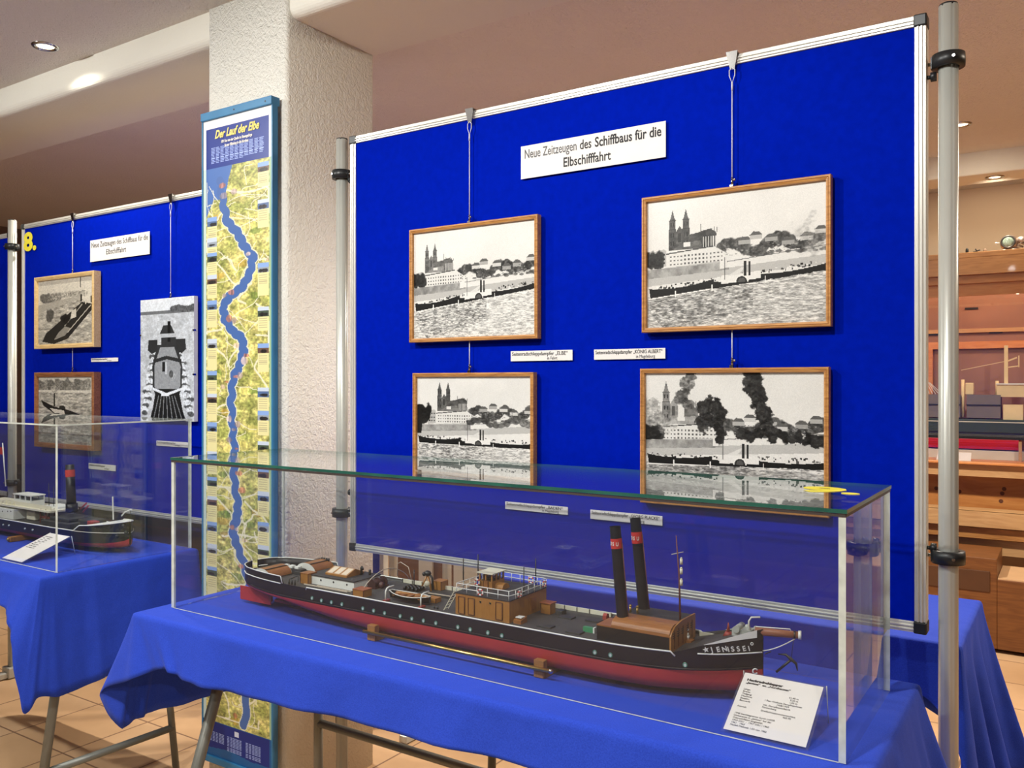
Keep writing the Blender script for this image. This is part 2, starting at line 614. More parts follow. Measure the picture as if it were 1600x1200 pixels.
# ------------------------------------------------------------------ tiny painter for printed pictures
class Pic:
    def __init__(s, w, h, base, seed=1):
        s.w, s.h = w, h
        s.a = np.ones((h, w, 3)) * (np.array(base) if np.ndim(base) else base)
        s.U, s.V = np.meshgrid((np.arange(w) + .5) / w, (np.arange(h) + .5) / h)
        s.rng = np.random.RandomState(seed)

    def noise(s, nx, ny, oct=3, fall=.55):
        out = np.zeros((s.h, s.w)); amp = 1; tot = 0
        for k in range(oct):
            gx, gy = int(nx * 2 ** k) + 2, int(ny * 2 ** k) + 2
            g = s.rng.rand(gy, gx)
            x = s.U * (gx - 1.001); y = s.V * (gy - 1.001)
            xi = x.astype(int); yi = y.astype(int); fx = x - xi; fy = y - yi
            fx = fx * fx * (3 - 2 * fx); fy = fy * fy * (3 - 2 * fy)
            v = (g[yi, xi] * (1 - fx) + g[yi, xi + 1] * fx) * (1 - fy) + (g[yi + 1, xi] * (1 - fx) + g[yi + 1, xi + 1] * fx) * fy
            out += v * amp; tot += amp; amp *= fall
        return out / tot

    def put(s, mask, col, al=1.0):
        al = (al * mask)[..., None]
        s.a = s.a * (1 - al) + np.asarray(col) * al

    def pmask(s, pts):
        m = np.zeros((s.h, s.w), bool)
        n = len(pts)
        for i in range(n):
            x0, y0 = pts[i]; x1, y1 = pts[(i + 1) % n]
            if y0 == y1: continue
            c = ((s.V >= min(y0, y1)) & (s.V < max(y0, y1)))
            xi = x0 + (s.V - y0) * (x1 - x0) / (y1 - y0)
            m ^= c & (s.U < xi)
        return m

    def poly(s, pts, col, al=1.0):
        s.put(s.pmask(pts).astype(float), col, al)

    def rect(s, u0, u1, v0, v1, col, al=1.0):
        s.put(((s.U >= u0) & (s.U < u1) & (s.V >= v0) & (s.V < v1)).astype(float), col, al)

    def line(s, pts, wd, col, al=1.0, asp=None):
        asp = s.w / s.h if asp is None else asp     # widths are in units of picture width
        m = np.zeros((s.h, s.w), bool)
        for k in range(len(pts) - 1):
            x0, y0 = pts[k][0], pts[k][1] / asp; x1, y1 = pts[k + 1][0], pts[k + 1][1] / asp
            u0, u1 = min(x0, x1) - wd, max(x0, x1) + wd; v0, v1 = (min(y0, y1) - wd) * asp, (max(y0, y1) + wd) * asp
            i0, i1 = max(0, int(u0 * s.w)), min(s.w, int(u1 * s.w) + 2); j0, j1 = max(0, int(v0 * s.h)), min(s.h, int(v1 * s.h) + 2)
            if i1 <= i0 or j1 <= j0: continue
            X = s.U[j0:j1, i0:i1]; Yv = s.V[j0:j1, i0:i1] / asp
            dx, dy = x1 - x0, y1 - y0; L2 = dx * dx + dy * dy + 1e-12
            t = np.clip(((X - x0) * dx + (Yv - y0) * dy) / L2, 0, 1)
            d = np.hypot(X - x0 - t * dx, Yv - y0 - t * dy)
            m[j0:j1, i0:i1] |= d < wd / 2
        s.put(m.astype(float), col, al)

    def blob(s, u, v, ru, rv, col, al=1.0, rough=.35, n=None):
        n = s.noise(14, 14, 3) if n is None else n
        d = np.hypot((s.U - u) / ru, (s.V - v) / rv) + (n - .5) * 2 * rough
        if not hasattr(s, 'fine'): s.fine = s.noise(60, 60, 2, .8)
        c = np.asarray(col) * (1 + (s.fine[..., None] - .5) * 1.0)
        s.put(np.clip((1 - d) * 5, 0, 1), c, al)

    def mesh(s, name, p00, du, dv, m, parent, curve=None):
        """p00: world top-left corner, du, dv: world vectors across and down"""
        o3 = Vector(parent.get('_o', (0, 0, 0)))
        W, H = s.w, s.h
        uu, vv = np.meshgrid(np.arange(W + 1) / W, np.arange(H + 1) / H)
        P = np.array(p00) - np.array(o3)
        co = P[None, None, :] + uu[..., None] * np.array(du) + vv[..., None] * np.array(dv)
        if curve is not None: co[..., 1] += curve(uu, vv)
        me = bpy.data.meshes.new(name)
        nv = (W + 1) * (H + 1)
        me.vertices.add(nv)
        me.vertices.foreach_set('co', co.reshape(-1))
        i = (np.arange(H)[:, None] * (W + 1) + np.arange(W)[None, :])
        q = np.stack([i, i + W + 1, i + W + 2, i + 1], -1).reshape(-1, 4)
        me.loops.add(q.size)
        me.loops.foreach_set('vertex_index', q.reshape(-1).astype(np.int32))
        me.polygons.add(len(q))
        me.polygons.foreach_set('loop_start', (np.arange(len(q)) * 4).astype(np.int32))
        me.update(calc_edges=True)
        ca = me.color_attributes.new('print', 'FLOAT_COLOR', 'CORNER')
        c = np.clip(s.a, 0, 1)
        c = np.where(c <= .04045, c / 12.92, ((c + .055) / 1.055) ** 2.4)
        rgba = np.ones((W * H, 4)); rgba[:, :3] = c.reshape(-1, 3)
        ca.data.foreach_set('color', np.repeat(rgba, 4, 0).reshape(-1).astype(np.float32))
        me.materials.append(m)
        o = bpy.data.objects.new(name, me)
        COL.objects.link(o)
        o['_o'] = tuple(o3)
        o.parent = parent
        return o


# ------------------------------------------------------------------ the room
XL, XR, YF, YB = -7.0, 4.6, -3.6, 6.10
struct('floor', MB().box(XL - .2, XR + .2, YF - .2, YB + .2, -.1, 0), M_FLOOR)
struct('wall_back', MB().box(XL - .2, XR + .2, YB, YB + .15, 0, 2.75), M_WALLW)
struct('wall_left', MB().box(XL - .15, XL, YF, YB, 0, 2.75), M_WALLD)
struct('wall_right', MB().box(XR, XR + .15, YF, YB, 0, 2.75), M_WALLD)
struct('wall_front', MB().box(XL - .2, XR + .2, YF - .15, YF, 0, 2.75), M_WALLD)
struct('ceiling', MB().box(XL, XR, YF, YB, CEIL, CEIL + .1), M_CEIL)
PX0, PX1, PY0, PY1 = -2.375, -2.0, 1.80, 2.19


def rounded(x0, x1, y0, y1, z0, z1, r, seg=5, vert=True, n=1):
    """box with rounded vertical edges (pillar)"""
    pts = []
    for (cx, cy, a0) in ((x1 - r, y0 + r, -90), (x1 - r, y1 - r, 0), (x0 + r, y1 - r, 90), (x0 + r, y0 + r, 180)):
        for k in range(seg + 1):
            a = math.radians(a0 + 90 * k / seg)
            pts.append((cx + r * math.cos(a), cy + r * math.sin(a)))
    mb = MB()
    mb.loft([[(u, v, z0) for u, v in pts], [(u, v, z1) for u, v in pts]], closed=True, smooth=True, caps=True)
    return mb


pil = rounded(PX0, PX1, PY0, PY1, 0, CEIL, .014).build('wall_pillar', M_STUCCO)
pil['kind'] = 'structure'


def beam(name, x0, x1, y0, y1, z0, r, m):
    sec = [(y0, CEIL + .01), (y0, z0 + r)]
    for k in range(1, 6):
        a = math.radians(180 + 90 * k / 6)
        sec.append((y0 + r + r * math.cos(a), z0 + r + r * math.sin(a)))
    sec += [(y0 + r, z0), (y1, z0), (y1, CEIL + .01)]
    mb = MB().prism(sec, 'x', x0, x1)
    o = mb.build(name, m)
    o['kind'] = 'structure'
    return o


beam('trim_1', XL, XR, 1.812, 2.185, 2.415, .03, M_CEILW)
beam('trim_2', XL, XR, 5.14, 5.38, 2.40, .01, M_CEILW)
for i, x in enumerate((-5.0, -6.6)):
    pass


def downlight(x, y, z, label, tilt=(0, 0)):
    t = thing('ceiling_light', label, 'ceiling light', (x, y, z), 'recessed ceiling spotlights')
    mb = MB()
    pr = [(.030, -.001), (.034, -.006), (.043, -.006), (.047, -.001), (.047, .0)]
    rings = []
    for r, dz in pr:
        rings.append([(x + r * math.cos(2 * math.pi * i / 32), y + r * math.sin(2 * math.pi * i / 32), z + dz) for i in range(32)])
    mb.loft(rings, closed=True)
    mb.build('trim_ring', M_CHROME, t)
    b = MB()
    rings = []
    for r, dz in [(.001, -.004), (.014, -.004), (.024, -.002), (.029, -.0005)]:
        rings.append([(x + r * math.cos(2 * math.pi * i / 24), y + r * math.sin(2 * math.pi * i / 24), z + dz) for i in range(24)])
    b.loft(rings, closed=True)
    b.build('bulb', mat('lit_bulb', (255, 238, 205), .5, emit=9, var=.01), t)
    return t


LN = ['recessed spotlight glowing in the textured ceiling above the left board'] + ['recessed ceiling spotlight behind the viewer, %s' % w for w in
      ('left of the main case', 'right of the main case', 'added to warm the pillar side', 'left of the pillar', 'furthest back on the right', 'furthest back on the left')] + \
     ['ceiling spotlight added to light the room behind the boards, %s' % w for w in ('middle one', 'right hand one', 'nearest the far showcase', 'left hand one')]
for (lx, ly, aim, en, colr, cone), lb in zip(LAMPS, LN):
    downlight(lx, ly, CEIL, lb)
downlight(-.36, 5.25, 2.40, 'recessed spotlight under the far beam at the right')


# ------------------------------------------------------------------ display boards on poles
def panel_board(name, label, x0, x1, z0, z1, y, group, knobs=True):
    """front face at y, seen from -Y"""
    t = thing(name, label, 'display board', ((x0 + x1) / 2, y + .015, z0), group)
    w = .021
    MB().box(x0 + w * .6, x1 - w * .6, y + .004, y + .026, z0 + w * .6, z1 - w * .6).build('felt_panel', M_BOARD, t)

    def rail(a, b, horiz):
        mb = MB(); gr = MB()
        # profile across the rail: ridges and grooves
        if horiz:
            zc = a
            mb.box(x0 + w, x1 - w, y, y + .03, zc, zc + w)
            for f in (.30, .62): mb.box(x0 + w, x1 - w, y - .0025, y + .001, zc + w * f - .0022 + .0, zc + w * f + .0022)
        else:
            xc = a
            mb.box(xc, xc + w, y, y + .03, z0 + w, z1 - w)
            for f in (.30, .62): mb.box(xc + w * f - .0022, xc + w * f + .0022, y - .0025, y + .001, z0 + w, z1 - w)
        return mb
    for a, h in ((z0, True), (z1 - w, True), (x0, False), (x1 - w, False)):
        rail(a, 0, h).build('rail', M_ALU, t, bevel=.0012)
    for (cx, cz) in ((x0, z0), (x1 - w, z0), (x0, z1 - w), (x1 - w, z1 - w)):
        MB().box(cx - .0015, cx + w + .0015, y - .004, y + .033, cz - .0015, cz + w + .0015).build('corner_cap', M_BLACK, t, bevel=.003)
    if knobs:
        for xe, s in ((x0, -1), (x1, 1)):
            for zk in (z1 - .12, z0 + .165):
                mb = MB()
                mb.cyl((xe, y + .015, zk), (xe + s * .006, y + .015, zk), .004, n=10)
                mb.cyl((xe + s * .006, y + .015, zk), (xe + s * .016, y + .015, zk), .0095, n=8)
                mb.build('clamp_knob', M_BLACK, t)
    return t


def pole(x, y, label, z1=2.022, clamps=(1.915, .965), side=1, foot=True, group='poles holding the display boards'):
    t = thing('display_pole', label, 'pole', (x, y, 0), group)
    r = .0175
    # tube with shallow flutes
    n = 48
    ring = []
    for i in range(n):
        a = 2 * math.pi * i / n
        rr = r - (.0012 if i % 8 == 0 else 0)
        ring.append((x + rr * math.cos(a), y + rr * math.sin(a)))
    MB().loft([[(u, v, .02) for u, v in ring], [(u, v, z1 - .004) for u, v in ring]], closed=True, caps=True).build('tube', M_POLE, t)
    mb = MB().cyl((x, y, z1 - .006), (x, y, z1), r * 1.0, r * .93, 32)
    mb.build('end_cap', M_BLACK, t, bevel=.0015)
    for zc in clamps:
        c = MB()
        ro = [.019, .029, .030, .029, .019]
        zz = [-.012, -.0125, 0, .0125, .012]
        c.loft([[(x + rr * math.cos(2 * math.pi * i / 32), y + rr * math.sin(2 * math.pi * i / 32), zc + dz) for i in range(32)] for rr, dz in zip(ro, zz)], closed=True)
        c.box(x + side * .024 - .006, x + side * .024 + .006, y - .008, y + .008, zc - .011, zc + .011)
        c.cyl((x + side * .024, y - .012, zc), (x + side * .024, y + .012, zc), .005, n=10)
        cl = c.build('clamp', M_BLACK, t)
        MB().cyl((x + side * .02, y, zc), (x + side * .0355, y, zc), .0035, n=10).build('bolt', M_CHROME, cl)
        MB().cyl((x - side * .012, y - .0305, zc), (x - side * .012, y - .0265, zc), .003, n=8).build('bolt', M_CHROME, cl)
    if foot:
        f = MB()
        f.box(x - .018, x + .018, y - .26, y + .26, .004, .03)
        f.box(x - .03, x + .03, y - .03, y + .03, .004, .05)
        f.build('foot', M_POLE, t, bevel=.004)
    return t


BD = 1.82
BZ0, BZ1 = .815, 2.012
G_B = 'blue felt display boards'
board_r = panel_board('display_board', 'large blue felt board in white aluminium frame behind the main ship case', -1.757, -.24, BZ0, BZ1, BD, G_B)
LBY = 1.97
board_l = panel_board('display_board', 'blue felt board left of the pillar, marked with a yellow 8', -3.875, PX0 - .004, .79, 1.995, LBY, G_B)
board_ll = panel_board('display_board', 'blue felt board cut off beside the board marked 8, beyond the twin poles', -5.55, -3.985, .79, 1.972, 1.975, G_B)
pole(-.2035, 1.836, 'pole right of the large blue board, nearest the viewer', 2.027, (1.917, .966), -1)
pole(-1.808, 1.84, 'pole between the pillar and the large blue board', 2.02, (1.912, .918), 1)
pole(-3.925, 1.955, 'pole beside the board marked 8 between two blue boards', 2.02, (1.90, .86), 1)

# posts and boards of the second row, seen under the large board
pole(-2.29, 2.62, 'grey pole standing behind the large board, seen under its left end', 1.9, (1.8, .9), 1)
pole(-2.02, 2.62, 'second grey pole behind the large board, right of the first', 1.9, (1.8,), 1)

panel_board('display_board', 'blue board of the second row, glimpsed under the large board left of the grey pole', -3.3, -2.345, .42, 1.7, 2.62, G_B, False)


# ------------------------------------------------------------------ pictures
def frame_mesh(x0, x1, z0, z1, y, w, d):
    """mitred wooden frame; front face at y, depth d, inner step"""
    mb = MB()
    prof = [(0, d), (0, .0015), (.0015, 0), (w * .38, 0), (w * .46, .0016), (w * .55, .0004), (w * .92, .0022), (w, .006), (w, d - .001), (w * .3, d)]

    def ring(o, dy):
        return [(x0 + o, y + dy, z0 + o), (x1 - o, y + dy, z0 + o), (x1 - o, y + dy, z1 - o), (x0 + o, y + dy, z1 - o)]
    mb.loft([ring(o, dy) for o, dy in prof], closed=True, smooth=False)
    return mb


def framed(label, x0, x1, z0, z1, pic, m, w=.011, y=None, yb=BD, group='framed ship photographs', d=.018):
    y = yb - d - .003
    t = thing('framed_photograph', label, 'picture', ((x0 + x1) / 2, yb - .01, z0), group)
    frame_mesh(x0, x1, z0, z1, y, w, d).build('frame', m, t)
    MB().box(x0 + w * .8, x1 - w * .8, y + .010, y + d - .002, z0 + w * .8, z1 - w * .8).build('backing', M_PAPER, t)
    X0, X1, Z0, Z1 = x0 + w * .9, x1 - w * .9, z0 + w * .9, z1 - w * .9
    pic.mesh('print', (X0, y + .0092, Z1), (X1 - X0, 0, 0), (0, 0, -(Z1 - Z0)), M_PRINT, t)
    MB().add([(X0, y + .0075, Z0), (X1, y + .0075, Z0), (X1, y + .0075, Z1), (X0, y + .0075, Z1)], [(0, 1, 2, 3)]).build('glass', pane_mat('picture_glass', (.985, .985, .985), .55, .03), t)
    return t


SKY, INK = .885, .13


def church(p, u, v, s, dark=.36, one=False, fog=0.0):
    """twin-towered church; (u,v) = foot of the left tower, s = height of the towers"""
    asp = p.w / p.h
    k = s / asp * .62

    def U(a): return u + a * k
    def V(b): return v - b * s
    n = p.noise(40, 40, 3)
    def shade(pts, d):
        m = p.pmask(pts).astype(float)
        p.put(m, np.clip(d + (n - .5) * .28, .08, .9)[..., None] * np.ones(3))
    def tower(a):
        shade([(U(a), V(0)), (U(a), V(.52)), (U(a + .02), V(.53)), (U(a + .02), V(.74)), (U(a + .07), V(.82)), (U(a + .15), V(1.02)), (U(a + .23), V(.82)), (U(a + .28), V(.74)), (U(a + .28), V(.53)), (U(a + .30), V(.52)), (U(a + .30), V(0))], dark)
        for b in (.12, .33, .60):
            for c in (.07, .18): p.rect(U(a + c), U(a + c + .045), V(b + .1), V(b), dark * .45)
        p.rect(U(a - .01), U(a + .31), V(.535), V(.515), dark * .6)
        p.rect(U(a), U(a + .30), V(.755), V(.735), dark * .6)
    shade([(U(.28), V(0)), (U(.28), V(.44)), (U(.45), V(.60)), (U(.62), V(.44)), (U(.62), V(0))], dark * 1.15)
    p.rect(U(.38), U(.5), V(.42), V(.2), dark * .7)
    tower(0)
    if not one: tower(.56)
    shade([(U(.86), V(0)), (U(.86), V(.36)), (U(1.3), V(.40)), (U(1.34), V(.42)), (U(1.72), V(.46)), (U(1.95), V(.36)), (U(1.98), V(0))], dark * .9)
    shade([(U(1.30), V(.3)), (U(1.33), V(.62)), (U(1.36), V(.3))], dark * .8)
    for c in (1.42, 1.52, 1.62, 1.72, 1.82, 1.92):
        p.rect(U(c), U(c + .035), V(.27), V(.0), .86)
        shade([(U(c + .035), V(.36)), (U(c + .055), V(.5)), (U(c + .075), V(.36))], dark * .9)
    shade([(U(.1), V(0)), (U(.6), V(.16)), (U(1.3), V(.2)), (U(1.4), V(0))], dark * 1.3)
    p.rect(U(.6), U(.9), V(.17), V(.07), .88)


def windows(p, u0, u1, v0, v1, nu, nv, slope, col=.32, f=.45):
    du = (u1 - u0) / nu; dv = (v1 - v0) / nv
    for i in range(nu):
        for j in range(nv):
            a = u0 + du * (i + .3); b = v0 + dv * (j + .3) + slope * (a - u0)
            p.rect(a, a + du * f, b, b + dv * .45, col)


def river_town(seed, uch, vch, sch, vbank, hull, smoke=0, one=False, w=270, h=200, waterlight=.84, smog=False, dark=.36):
    """black and white print: church over a river, town, embankment, paddle tug passing"""
    p = Pic(w, h, SKY, seed)
    n1 = p.noise(5, 4, 3)
    p.put(np.ones((h, w)), (SKY + (n1 - .5) * .05)[..., None] * np.ones(3))
    nz = p.noise(26, 16, 4)
    # town and trees on the right
    for k in range(34):
        u = uch + .30 + (1 - uch - .26) * k / 33
        vv = vch - .02 - .035 * math.sin(k * .45) - .04 * max(0, (u - .6)) * 1.0 + p.rng.rand() * .012
        p.blob(u, vv + .035, .028 + .012 * p.rng.rand(), .05, .20 + .22 * p.rng.rand(), .95, .5, nz)
    for k in range(7):
        u = uch + .36 + .6 * k / 7 + p.rng.rand() * .05
        vv = vch - .03 - .03 * math.sin(k * 1.5)
        p.poly([(u, vv), (u + .025, vv - .028), (u + .055, vv - .025), (u + .075, vv)], .38)
        p.rect(u + .004, u + .07, vv, vv + .03, .62 + .2 * p.rng.rand())
    church(p, uch, vch, sch, dark, one)
    # embankment block
    u1 = uch + .32
    p.poly([(uch - .02, vch + .02), (u1 - .06, vch - .01), (u1 + .0, vch + .04), (u1 + .04, vch + .07), (u1 + .04, vbank), (uch - .02, vbank)], .87)
    windows(p, uch, u1, vch + .035, vch + .125, 15, 3, -.02, .38)
    p.poly([(uch - .02, vch + .02), (u1 - .06, vch - .01), (u1 - .06, vch - .002), (uch - .02, vch + .03)], .3)
    p.poly([(uch - .09, vch), (uch - .03, vch - .015), (uch - .015, vch), (uch - .015, vbank - .03), (uch - .09, vbank - .02)], .72)
    windows(p, uch - .085, uch - .02, vch + .01, vbank - .04, 3, 3, 0, .2, .6)
    for k in range(8): p.blob(.0 + .012 * k, vch + .06 + .01 * (k % 3), .03, .07, .16, .9, .5, nz)
    # quay and pale bank
    p.poly([(0, vbank - .01), (1, vbank - .08), (1, vbank + .04), (0, vbank + .12)], .74)
    p.put(p.pmask([(0, vbank - .01), (uch + .35, vbank - .03), (uch + .35, vbank + .03), (0, vbank + .06)]).astype(float) * .8, (.55 + (nz - .5) * .5)[..., None] * np.ones(3))
    p.poly([(uch + .3, vbank - .04), (1, vbank - .10), (1, vbank - .03), (uch + .3, vbank + .02)], .88)
    p.line([(uch + .34, vbank - .03), (1, vbank - .095)], .004, .4)
    for k in range(26):
        u = uch + .42 + .5 * p.rng.rand(); p.blob(u, vbank - .06 - .02 * p.rng.rand(), .02, .012, .35, .8, .5, nz)
    # water
    L, R = hull           # v of the waterline at the left and right
    n2 = p.noise(34, 130, 3, .8)
    wm = p.pmask([(0, L - .01), (1, R - .01), (1, 1.01), (0, 1.01)]).astype(float)
    p.put(wm, np.clip(waterlight + (n2 - .52) * .8, .2, .95)[..., None] * np.ones(3))
    n3 = p.noise(30, 50, 3, .7)
    ref = p.pmask([(.02, L), (.62, L + (R - L) * .62), (.62, L + .1), (.4, L + .2), (.12, L + .26), (.02, L + .12)]).astype(float)
    n4 = p.noise(50, 160, 2, .8)
    p.put(ref * np.clip((n3 * .4 + n4 * .6 - .44) * 4, 0, 1), .30, .8)
    # hulls
    def hv(u): return L + (R - L) * u
    for k in range(110):
        u = .02 + .96 * p.rng.rand(); v0 = hv(u) - .055 - .03 * p.rng.rand()
        p.rect(u, u + .004 + .012 * p.rng.rand(), v0, v0 + .006 + .012 * p.rng.rand(), [.12, .3, .92][k % 3], .9)
    for k in range(90):
        u = uch + .3 + (.68 - uch) * p.rng.rand(); v0 = vch - .01 + .09 * p.rng.rand()
        p.rect(u, u + .004 + .01 * p.rng.rand(), v0, v0 + .006, [.2, .75, .5][k % 3], .6)
    for (a, b, th) in ((.012, .40, .078), (.38, .66, .055), (.64, 1.0, .056)):
        pts = [(a, hv(a) - th * .95)] + [(a + (b - a) * t, hv(a + (b - a) * t) - th * (.62 + .3 * (2 * t - 1) ** 2)) for t in (.1, .3, .5, .7, .9)] + [(b, hv(b) - th * .9), (b, hv(b) + .002), (a + .01, hv(a) + .002)]
        p.poly(pts, .14)
    p.line([(.012, hv(.01) + .006), (.38, hv(.38) + .002)], .006, .93)
    a, b = .44, .66
    p.poly([(a, hv(a) - .085), (b, hv(b) - .075), (b, hv(b) - .02), (a, hv(a) - .02)], .9)
    p.poly([(a + .04, hv(a) - .085), (a + .12, hv(a) - .14), (a + .13, hv(a) - .135), (a + .1, hv(a) - .085)], .85)
    c = .555
    for rr, col in ((.036, .95), (.029, .2), (.02, .35)):
        d = np.hypot((p.U - c), (p.V - hv(c) + .018) * p.h / p.w) < rr
        p.put((d & (p.V < hv(c) - .012)).astype(float), col)
    p.rect(c + .012, c + .028, hv(c) - .17, hv(c) - .06, .18)
    p.rect(c + .036, c + .05, hv(c) - .165, hv(c) - .06, .2)
    p.line([(.46, hv(.46) - .05), (.46, hv(.46) - .22)], .003, .25)
    for u in (.17, .385, .68):
        p.rect(u, u + .007, hv(u) - .03, hv(u) + .02, .95)
    # wake
    p.put(p.pmask([(.55, hv(.55)), (1, hv(1) - .002), (1, hv(1) + .03), (.62, hv(.62) + .015)]).astype(float) * np.clip((n2 - .4) * 4, 0, 1), .95)
    if smoke == 1:
        p.blob(.9, .36, .07, .12, .62, .35, .9)
        p.blob(.96, .44, .06, .1, .6, .3, .9)
    if smoke == 2:
        for k in range(12): p.blob(.48 + .045 * k, vbank - .05 - .03 * math.sin(k * .9), .04, .035, .22 + .02 * k, .85, .6)
        p.poly([(.0, .38), (.03, .36), (.05, .5), (.04, .6), (0, .6)], .15)
        p.blob(.1, vch + .02, .035, .1, .14, 1, .5); p.blob(.03, vch, .05, .08, .14, 1, .5)
        p.poly([(.095, vch - .01), (.11, vch - .1), (.125, vch)], .14)
    if smoke == 3:
        nf = p.noise(30, 22, 4, .7)
        R = p.rng.rand

        def plume(path, n, r0, r1, c0, al):
            for k in range(n):
                t = k / (n - 1) * (len(path) - 1); i = min(int(t), len(path) - 2); f = t - i
                u = path[i][0] * (1 - f) + path[i + 1][0] * f; v = path[i][1] * (1 - f) + path[i + 1][1] * f
                r = r0 + (r1 - r0) * k / n
                p.blob(u + (R() - .5) * r, v + (R() - .5) * r, r * (.6 + .5 * R()), r * (.7 + .6 * R()), c0 * (.75 + .6 * R()), al, .7, nf)
        plume([(.0, .3), (.06, .36), (.10, .42)], 8, .09, .08, .55, .35)
        plume([(.28, -.02), (.25, .12), (.22, .2), (.27, .26)], 26, .04, .03, .36, .8)
        plume([(.385, .18), (.37, .26), (.33, .27), (.38, .36), (.36, .4)], 26, .02, .05, .2, .9)
        plume([(.42, .24), (.445, .32), (.44, .42), (.45, .52)], 26, .045, .026, .17, .95)
        plume([(.60, -.03), (.63, .12), (.67, .26), (.70, .38), (.73, .44)], 60, .048, .032, .2, .95)
        plume([(.56, .46), (.8, .47), (1, .5)], 26, .035, .035, .17, 1)
    g = p.rng.rand(h, w)[..., None] - .5
    p.a = np.clip((p.a - .5) * 1.04 + .5 + g * .05, .03, .95) * np.array((1.0, .995, .975))
    return p


pA = river_town(11, .10, .385, .27, .53, (.74, .60), dark=.42)
pB = river_town(12, .135, .40, .31, .55, (.765, .635), smoke=1, dark=.3, waterlight=.76)
pC = river_town(13, .19, .36, .30, .52, (.70, .715), smoke=2, dark=.36)
pD = river_town(14, .105, .40, .33, .54, (.715, .70), smoke=3, one=True, dark=.5, waterlight=.7)
F_L = 'oak framed photo of a steamer below a twin-towered church, %s'
framed('oak framed river photo with twin-towered church, upper left on the large board', -1.518, -1.107, 1.409, 1.716, pA, M_OAK)
framed('oak framed river photo with dark church towers, upper right on large board', -.828, -.412, 1.414, 1.722, pB, M_OAK)
framed('oak framed river photo with church, lower left on the large board', -1.506, -1.119, 1.052, 1.326, pC, M_OAK)
framed('oak framed photo with black smoke plumes, lower right on the large board', -.832, -.416, 1.026, 1.332, pD, M_OAK)


